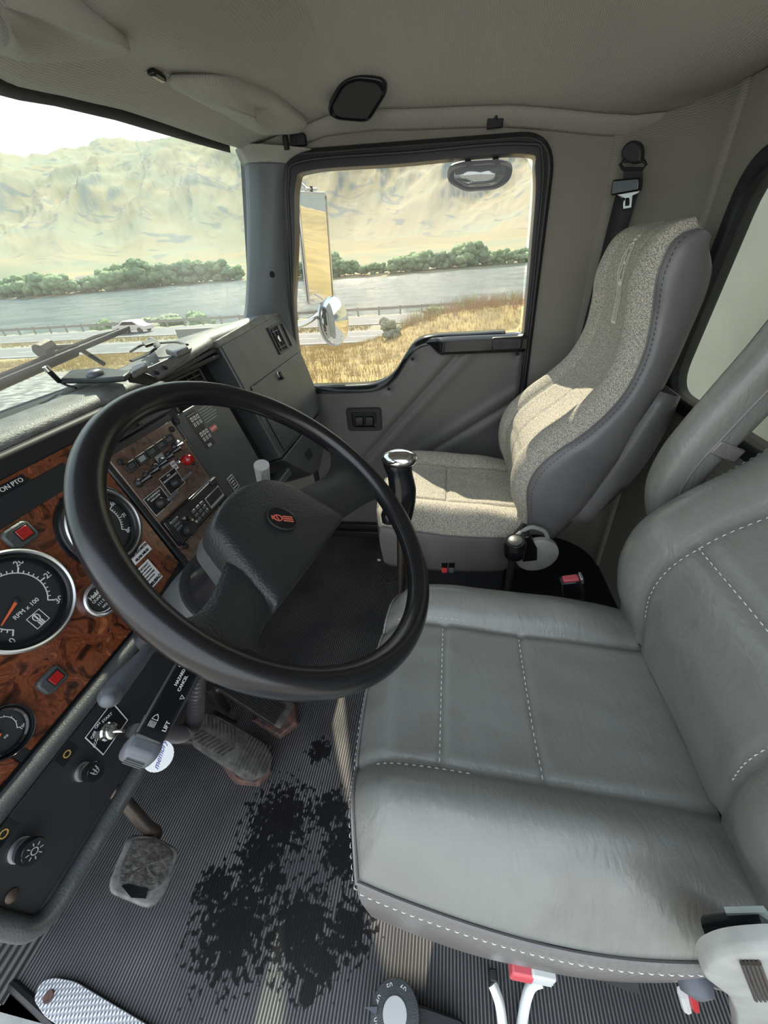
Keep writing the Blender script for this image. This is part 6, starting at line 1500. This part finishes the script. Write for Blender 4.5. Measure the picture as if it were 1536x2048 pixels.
# river
m = mat('river_water', (.10, .135, .135), .10, spec=.5); n2 = m.node_tree; bs2 = n2.nodes['Principled BSDF']
tt_ = n2.nodes.new('ShaderNodeTexCoord'); mp_ = n2.nodes.new('ShaderNodeMapping'); mp_.inputs['Scale'].default_value = (.9, .35, 1); x = n2.nodes.new('ShaderNodeTexNoise'); x.inputs['Scale'].default_value = 1.0; x.inputs['Detail'].default_value = 7; x.inputs['Roughness'].default_value = .75
bp = n2.nodes.new('ShaderNodeBump'); bp.inputs['Strength'].default_value = 1; bp.inputs['Distance'].default_value = .5
n2.links.new(tt_.outputs['Object'], mp_.inputs[0]); n2.links.new(mp_.outputs[0], x.inputs['Vector']); n2.links.new(x.outputs['Fac'], bp.inputs['Height']); n2.links.new(bp.outputs[0], bs2.inputs['Normal'])
def wave(x, y):
    k = 1+.010*max(0, x-60)
    return .20*k*(noise.noise(Vector((x*.16/k**.5, y*.07, 1)))+.7*noise.noise(Vector((x*.36/k**.5, y*.15, 4)))+.4*math.sin(x*.5+y*.12+2*noise.noise(Vector((x*.03, y*.03, 9)))))
b = MB(); b.grid(lambda u, v: (lerp(300, 480, u), lerp(-900, 1200, v), 1.12-8), 4, 8); b.grid(lambda u, v: (lerp(54, 300, u), lerp(-900, -60, v), 1.12-8), 4, 4); b.grid(lambda u, v: (lerp(54, 300, u), lerp(330, 1200, v), 1.12-8), 4, 4)
b.grid(lambda u, v: (54+246*u**1.35, lerp(-60, 330, v), 1.12-8+wave(54+246*u**1.35, lerp(-60, 330, v))), 210, 190); w_ = tag(b.build('river', 'river_water', smooth=180), 'wide rippled blue-grey river between the highway and the far bank', 'river', kind='stuff')
# roads
mat('asphalt', (.15, .15, .15), .8, var=(.5, (.12, .12, .12)), bump=(30, .3))
mat('road_paint', (.45, .45, .43), .7)
def road(x0, x1, label):
    t = thing('highway', label, 'road', ((x0+x1)/2, 20, 1.12-6))
    MB().box((x0, -260, 1.12-6.15), (x1, 420, 1.12-5.93)).build('carriageway', 'asphalt', t, smooth=0)
    for x in (x0+.5, x1-.5): MB().box((x-.07, -260, 1.12-5.93), (x+.07, 420, 1.12-5.925)).build('edge_line', 'road_paint', t, smooth=0)
    b = MB()
    for k in range(48): b.box(((x0+x1)/2-.07, -60+k*6, 1.12-5.93), ((x0+x1)/2+.07, -57+k*6, 1.12-5.925))
    o = b.build('lane_dashes', 'road_paint', t, smooth=0); o['kind'] = 'stuff'
road(34.2, 40.2, 'nearer grey highway carriageway below the grassy bank')
road(44.0, 51.0, 'farther grey highway carriageway next to the guardrail and river')
# guardrail
gr = thing('guardrail', 'weathered guardrail on posts between the highway and the river', 'guardrail', (51.8, 40, 1.12-6))
b = MB(); b.box((51.75, -40, 1.12-5.42), (51.80, 230, 1.12-5.12)); mat('rail_steel', (.26, .23, .19), .6, .3); b.build('rail', 'rail_steel', gr, smooth=0)
post = MB().box((51.8, -20-.09, 1.12-6.1), (51.95, -20+.09, 1.12-5.02)).build('post', 'rail_steel', gr, smooth=0)
for k in range(1, 60):
    o = post.copy(); C.objects.link(o); o.parent = gr; o.location = post.location+Vector((0, k*2.6, 0))
# car on the far carriageway
cp0 = onz(268, 660, 1.12-5.4)
def make_car(c, lab):
    t = thing('car', lab, 'car', (c.x, c.y, 1.12-5.93)); z0 = 1.12-5.93
    m = mat('car_paint', (.62, .50, .50), .3, coat=.5)
    prof = [(-2.3, .45), (-2.28, .78), (-1.5, .92), (-.9, 1.38), (.6, 1.42), (1.35, .98), (2.1, .86), (2.3, .6), (2.3, .35), (-2.3, .35)]
    b = MB(); rws = []
    for w_, s in ((-.86, .94), (-.78, 1), (.78, 1), (.86, .94)): rws.append([Vector((c.x+w_, c.y+y, z0+.35+(z-.35)*s)) for y, z in prof])
    b.loft(rws); b.build('body', 'car_paint', t, bevel=.05, smooth=50)
    for s in (-1, 1):
        b = MB(); b.prism([(c.x+s*.84, c.y+y, z0+z) for y, z in ((-1.3, .95), (-.8, 1.28), (.5, 1.32), (1.05, .98))], (s*.02, 0, 0)); b.build('side_window', 'gloss_black', t, smooth=0)
        for y in (-1.45, 1.4): MB().lathe([(.32, -.1), (.34, 0), (.32, .1)], (c.x+s*.8, c.y+y, z0+.33), (1, 0, 0), 18).build('wheel', 'rubber', t)
make_car(Vector((47.5, cp0.y*47.5/cp0.x, 0)), 'pinkish white car driving on the farther highway carriageway')
# far sheds
mat('shed_white', (.60, .64, .66), .7)
def shed(px, py, rng, L, W, H, lab, nm='shed'):
    d = ray(px, py); k = rng/math.hypot(d.x, d.y); x, y = d.x*k, d.y*k; z = 1.12+T(x, y)
    t = thing(nm, lab, nm, (x, y, z)); MB().box((x-W/2, y-L/2, z-.5), (x+W/2, y+L/2, z+H)).build('wall', 'shed_white', t, smooth=0)
    b = MB(); b.prism([(x-W/2-.4, y-L/2-.4, z+H), (x+W/2+.4, y-L/2-.4, z+H), (x, y-L/2-.4, z+H+1.6)], (0, L+.8, 0)); b.build('roof', 'rail_steel', t, smooth=0)
shed(163, 532, 470, 16, 7, 3.2, 'small pale shed alone in the valley field beyond the river')
shed(432, 517, 560, 10, 5, 2, 'tiny low farm building at the foot of the far hills', 'farm_building')
# trees: three crowns, copied along the far bank
def crown(seed, nb, dens=1):
    random.seed(seed); b = MB()
    for k in range(nb):
        a = random.random()*2*PI; rr = random.random()**.6*.42; zz = .18+.66*random.random(); c = Vector((rr*math.cos(a), rr*math.sin(a), zz)); R = random.uniform(.16, .30)*(1.15-.6*abs(zz-.45))
        rings = []; S = 9
        for i in range(1, S):
            th = PI*i/S; ring_ = []
            for j in range(12):
                p = Vector((math.sin(th)*math.cos(2*PI*j/12), math.sin(th)*math.sin(2*PI*j/12), math.cos(th)*.85)); q = 1+.45*noise.noise(p*3.1+Vector((seed, k*3.3, 0)))+.25*noise.noise(p*9+Vector((k, seed, 1)))
                ring_.append(c+p*R*q)
            rings.append(ring_)
        b.loft(rings)
    return b
def foliage(name, a, c_):
    m = mat(name, a, .9, var=(6, c_, .14), bump=(14, 1.0), bdist=.15, spec=.1)
foliage('willow_leaf', (.17, .24, .12), (.28, .35, .20)); foliage('dark_leaf', (.12, .18, .10), (.20, .27, .16)); foliage('sage_leaf', (.22, .24, .17), (.34, .34, .24))
def make_tree(nm, leaf, seed, lab, grp, cat='tree'):
    t = bpy.data.objects.new(nm, None); C.objects.link(t); ORG[t.name] = Vector(); tag(t, lab, cat, grp)
    crown(seed, 16).build('foliage', leaf, t, smooth=180); MB().tube([(0, 0, -.1), (.01, 0, .12), (0, .01, .4)], [.035, .028, .012], 7).build('trunk', 'rust', t); return t
def copy_tree(o):
    c = o.copy(); C.objects.link(c)
    for ch in o.children: q = ch.copy(); C.objects.link(q); q.parent = c
    return c
protos = [make_tree('bank_tree', 'willow_leaf', 3, '', 'trees along the far river bank'), make_tree('bank_tree', 'dark_leaf', 11, '', 'trees along the far river bank'), make_tree('bank_tree', 'willow_leaf', 23, '', 'trees along the far river bank')]
random.seed(5); used = set()
def put(i, px, rng_off, h, w_=1.12):
    # stands on the far bank where the sight line of this column crosses the shore
    d = ray(px, 560); d.normalize(); k = 150.
    while d.x*k < shore(d.y*k)+rng_off and k < 700: k += 1.5
    x, y = d.x*k, d.y*k; o = protos[i] if i not in used else copy_tree(protos[i]); used.add(i)
    o.location = (x, y, 1.12+T(x, y)-.3); o.scale = (h*w_, h*w_, h); o.rotation_euler = (0, 0, random.random()*6.28); 
    size = 'short' if h < 8 else 'tall' if h > 12 else 'medium'; row = '' if rng_off < 8 else ' at the back'
    where = interp_name(px)
    o['label'] = 'far-bank '+size+['', ' dark green', ' pale green'][i]+[' rounded willow', ' bushy tree', ' tree'][i]+' '+row+' '+where
    o['group'] = 'trees of the far river bank '+where
def interp_name(px):
    for lim, nm in ((110, 'at the left end of the windshield'), (230, 'left of the tallest tree'), (310, 'around the tallest tree'), (410, 'right of windshield centre'), (540, 'beside the windshield pillar'), (700, 'next to the tall door mirror'), (800, 'left of passenger window centre'), (900, 'right of passenger window centre'), (970, 'below the look-down mirror')):
        if px < lim: return nm
    return 'at the passenger window right end'
def hgt(px): return interp([(0, 16), (70, 19), (130, 13), (200, 14), (262, 23), (330, 17), (400, 18), (470, 15), (520, 12), (600, 10), (660, 15), (680, 10), (760, 8), (840, 11), (900, 9), (935, 14), (960, 12), (1000, 9), (1060, 8)], px)*.72
px = -30
while px < 1075:
    if not (497 < px < 585):
        put(random.choice([0, 0, 1, 2]), px, random.uniform(2, 7), hgt(px)*random.uniform(.75, 1.1))
        if random.random() < .14: put(random.choice([0, 1, 2]), px+random.uniform(-6, 6), random.uniform(9, 20), hgt(px)*random.uniform(.6, 1.0))
    px += random.uniform(15, 20)
for px, h in ((262, 15), (72, 13.5), (668, 11), (938, 10.5)): put(2, px, 14, h, 1.0)
# shrubs on the near shore and on the grassy bank
def shrub(px, py, x, h, lab, leaf='sage_leaf', w_=1.3, seed=31, nm='shrub', f=[0]):
    q = ray(px, py); k = x/q.x; y = q.y*k; t = make_tree(nm, leaf, seed, lab, None, 'shrub'); t.location = (x, y, 1.12+T(x, y)-.1); t.scale = (h*w_, h*w_, h)
shrub(205, 650, 56, 2.2, 'small round shrub by the guardrail seen above the longer wiper tip', 'willow_leaf', seed=41)
shrub(310, 642, 57, 2.6, 'wide low olive shrub behind the guardrail, left of two neighbours', 'sage_leaf', 2.2, seed=42)
shrub(345, 640, 56.5, 2.0, 'olive shrub behind the guardrail joining the wide low one', 'willow_leaf', 1.8, seed=47)
shrub(398, 640, 57, 2.6, 'pale twiggy shrub behind the guardrail nearest the windshield pillar', 'willow_leaf', 1.5, seed=43)
shrub(779, 690, 24, 1.15, 'single grey-green sagebrush on the golden slope below the passenger window', 'sage_leaf', 1.0, seed=44, nm='sagebrush')
shrub(870, 640, 29, 1.0, 'green weed clump on the crest of the golden bank above the highway', 'willow_leaf', 1.8, seed=45, nm='weed_clump')
shrub(985, 628, 31, .8, 'pale earth-coloured weed clump on the dirt mound by the rear window edge', 'sage_leaf', 2.4, seed=46, nm='weed_clump')
def gpos():
    while True:
        x, y = random.uniform(8, 33.5), random.uniform(-9, 34)
        if not (x < 16.5 and y > 6.5): return x, y
# dry grass: one uncountable object
random.seed(9); b = MB(); mat('dry_grass', (.44, .33, .15), .9, var=(.8, (.32, .24, .11), .2)); mat('red_weed', (.38, .22, .13), .9); mat('green_weed', (.24, .30, .11), .9)
def blades(cnt, fx, hmin, hmax, wd, nb=5):
    b = MB()
    for k in range(cnt):
        x, y = fx(); z = 1.12+near_z(x, y)-.02
        for q in range(nb):
            a = random.random()*6.28; l = random.uniform(hmin, hmax); dx, dy = math.cos(a)*l*.35, math.sin(a)*l*.35; ox, oy = random.uniform(-.12, .12), random.uniform(-.12, .12)
            b.add([(x+ox-wd*math.sin(a), y+oy+wd*math.cos(a), z), (x+ox+wd*math.sin(a), y+oy-wd*math.cos(a), z), (x+ox+dx, y+oy+dy, z+l)], [(0, 1, 2)])
    return b
o = blades(13000, lambda: gpos(), .12, .34, .010).build('dry_grass', 'dry_grass', smooth=0); tag(o, 'golden dry grass covering the bank below the passenger window', 'grass', kind='stuff')
o = blades(420, lambda: (random.uniform(25, 31), random.uniform(-7, 3)), .5, 1.0, .012, 6).build('red_weeds', 'red_weed', smooth=0); tag(o, 'reddish dry weed stalks on the crest above the highway', 'weeds', kind='stuff')
o = blades(300, lambda: (random.uniform(26, 32), random.uniform(-8, 4)), .5, 1.1, .016, 6).build('green_weeds', 'green_weed', smooth=0); tag(o, 'green weed stalks among the reddish ones on the crest', 'weeds', kind='stuff')
o = blades(3500, lambda: (random.uniform(41.0, 43.6), random.uniform(8, 90)), .12, .4, .02, 4).build('median_grass', 'dry_grass', smooth=0); tag(o, 'thin dry grass on the median strip between the two carriageways', 'grass', kind='stuff')
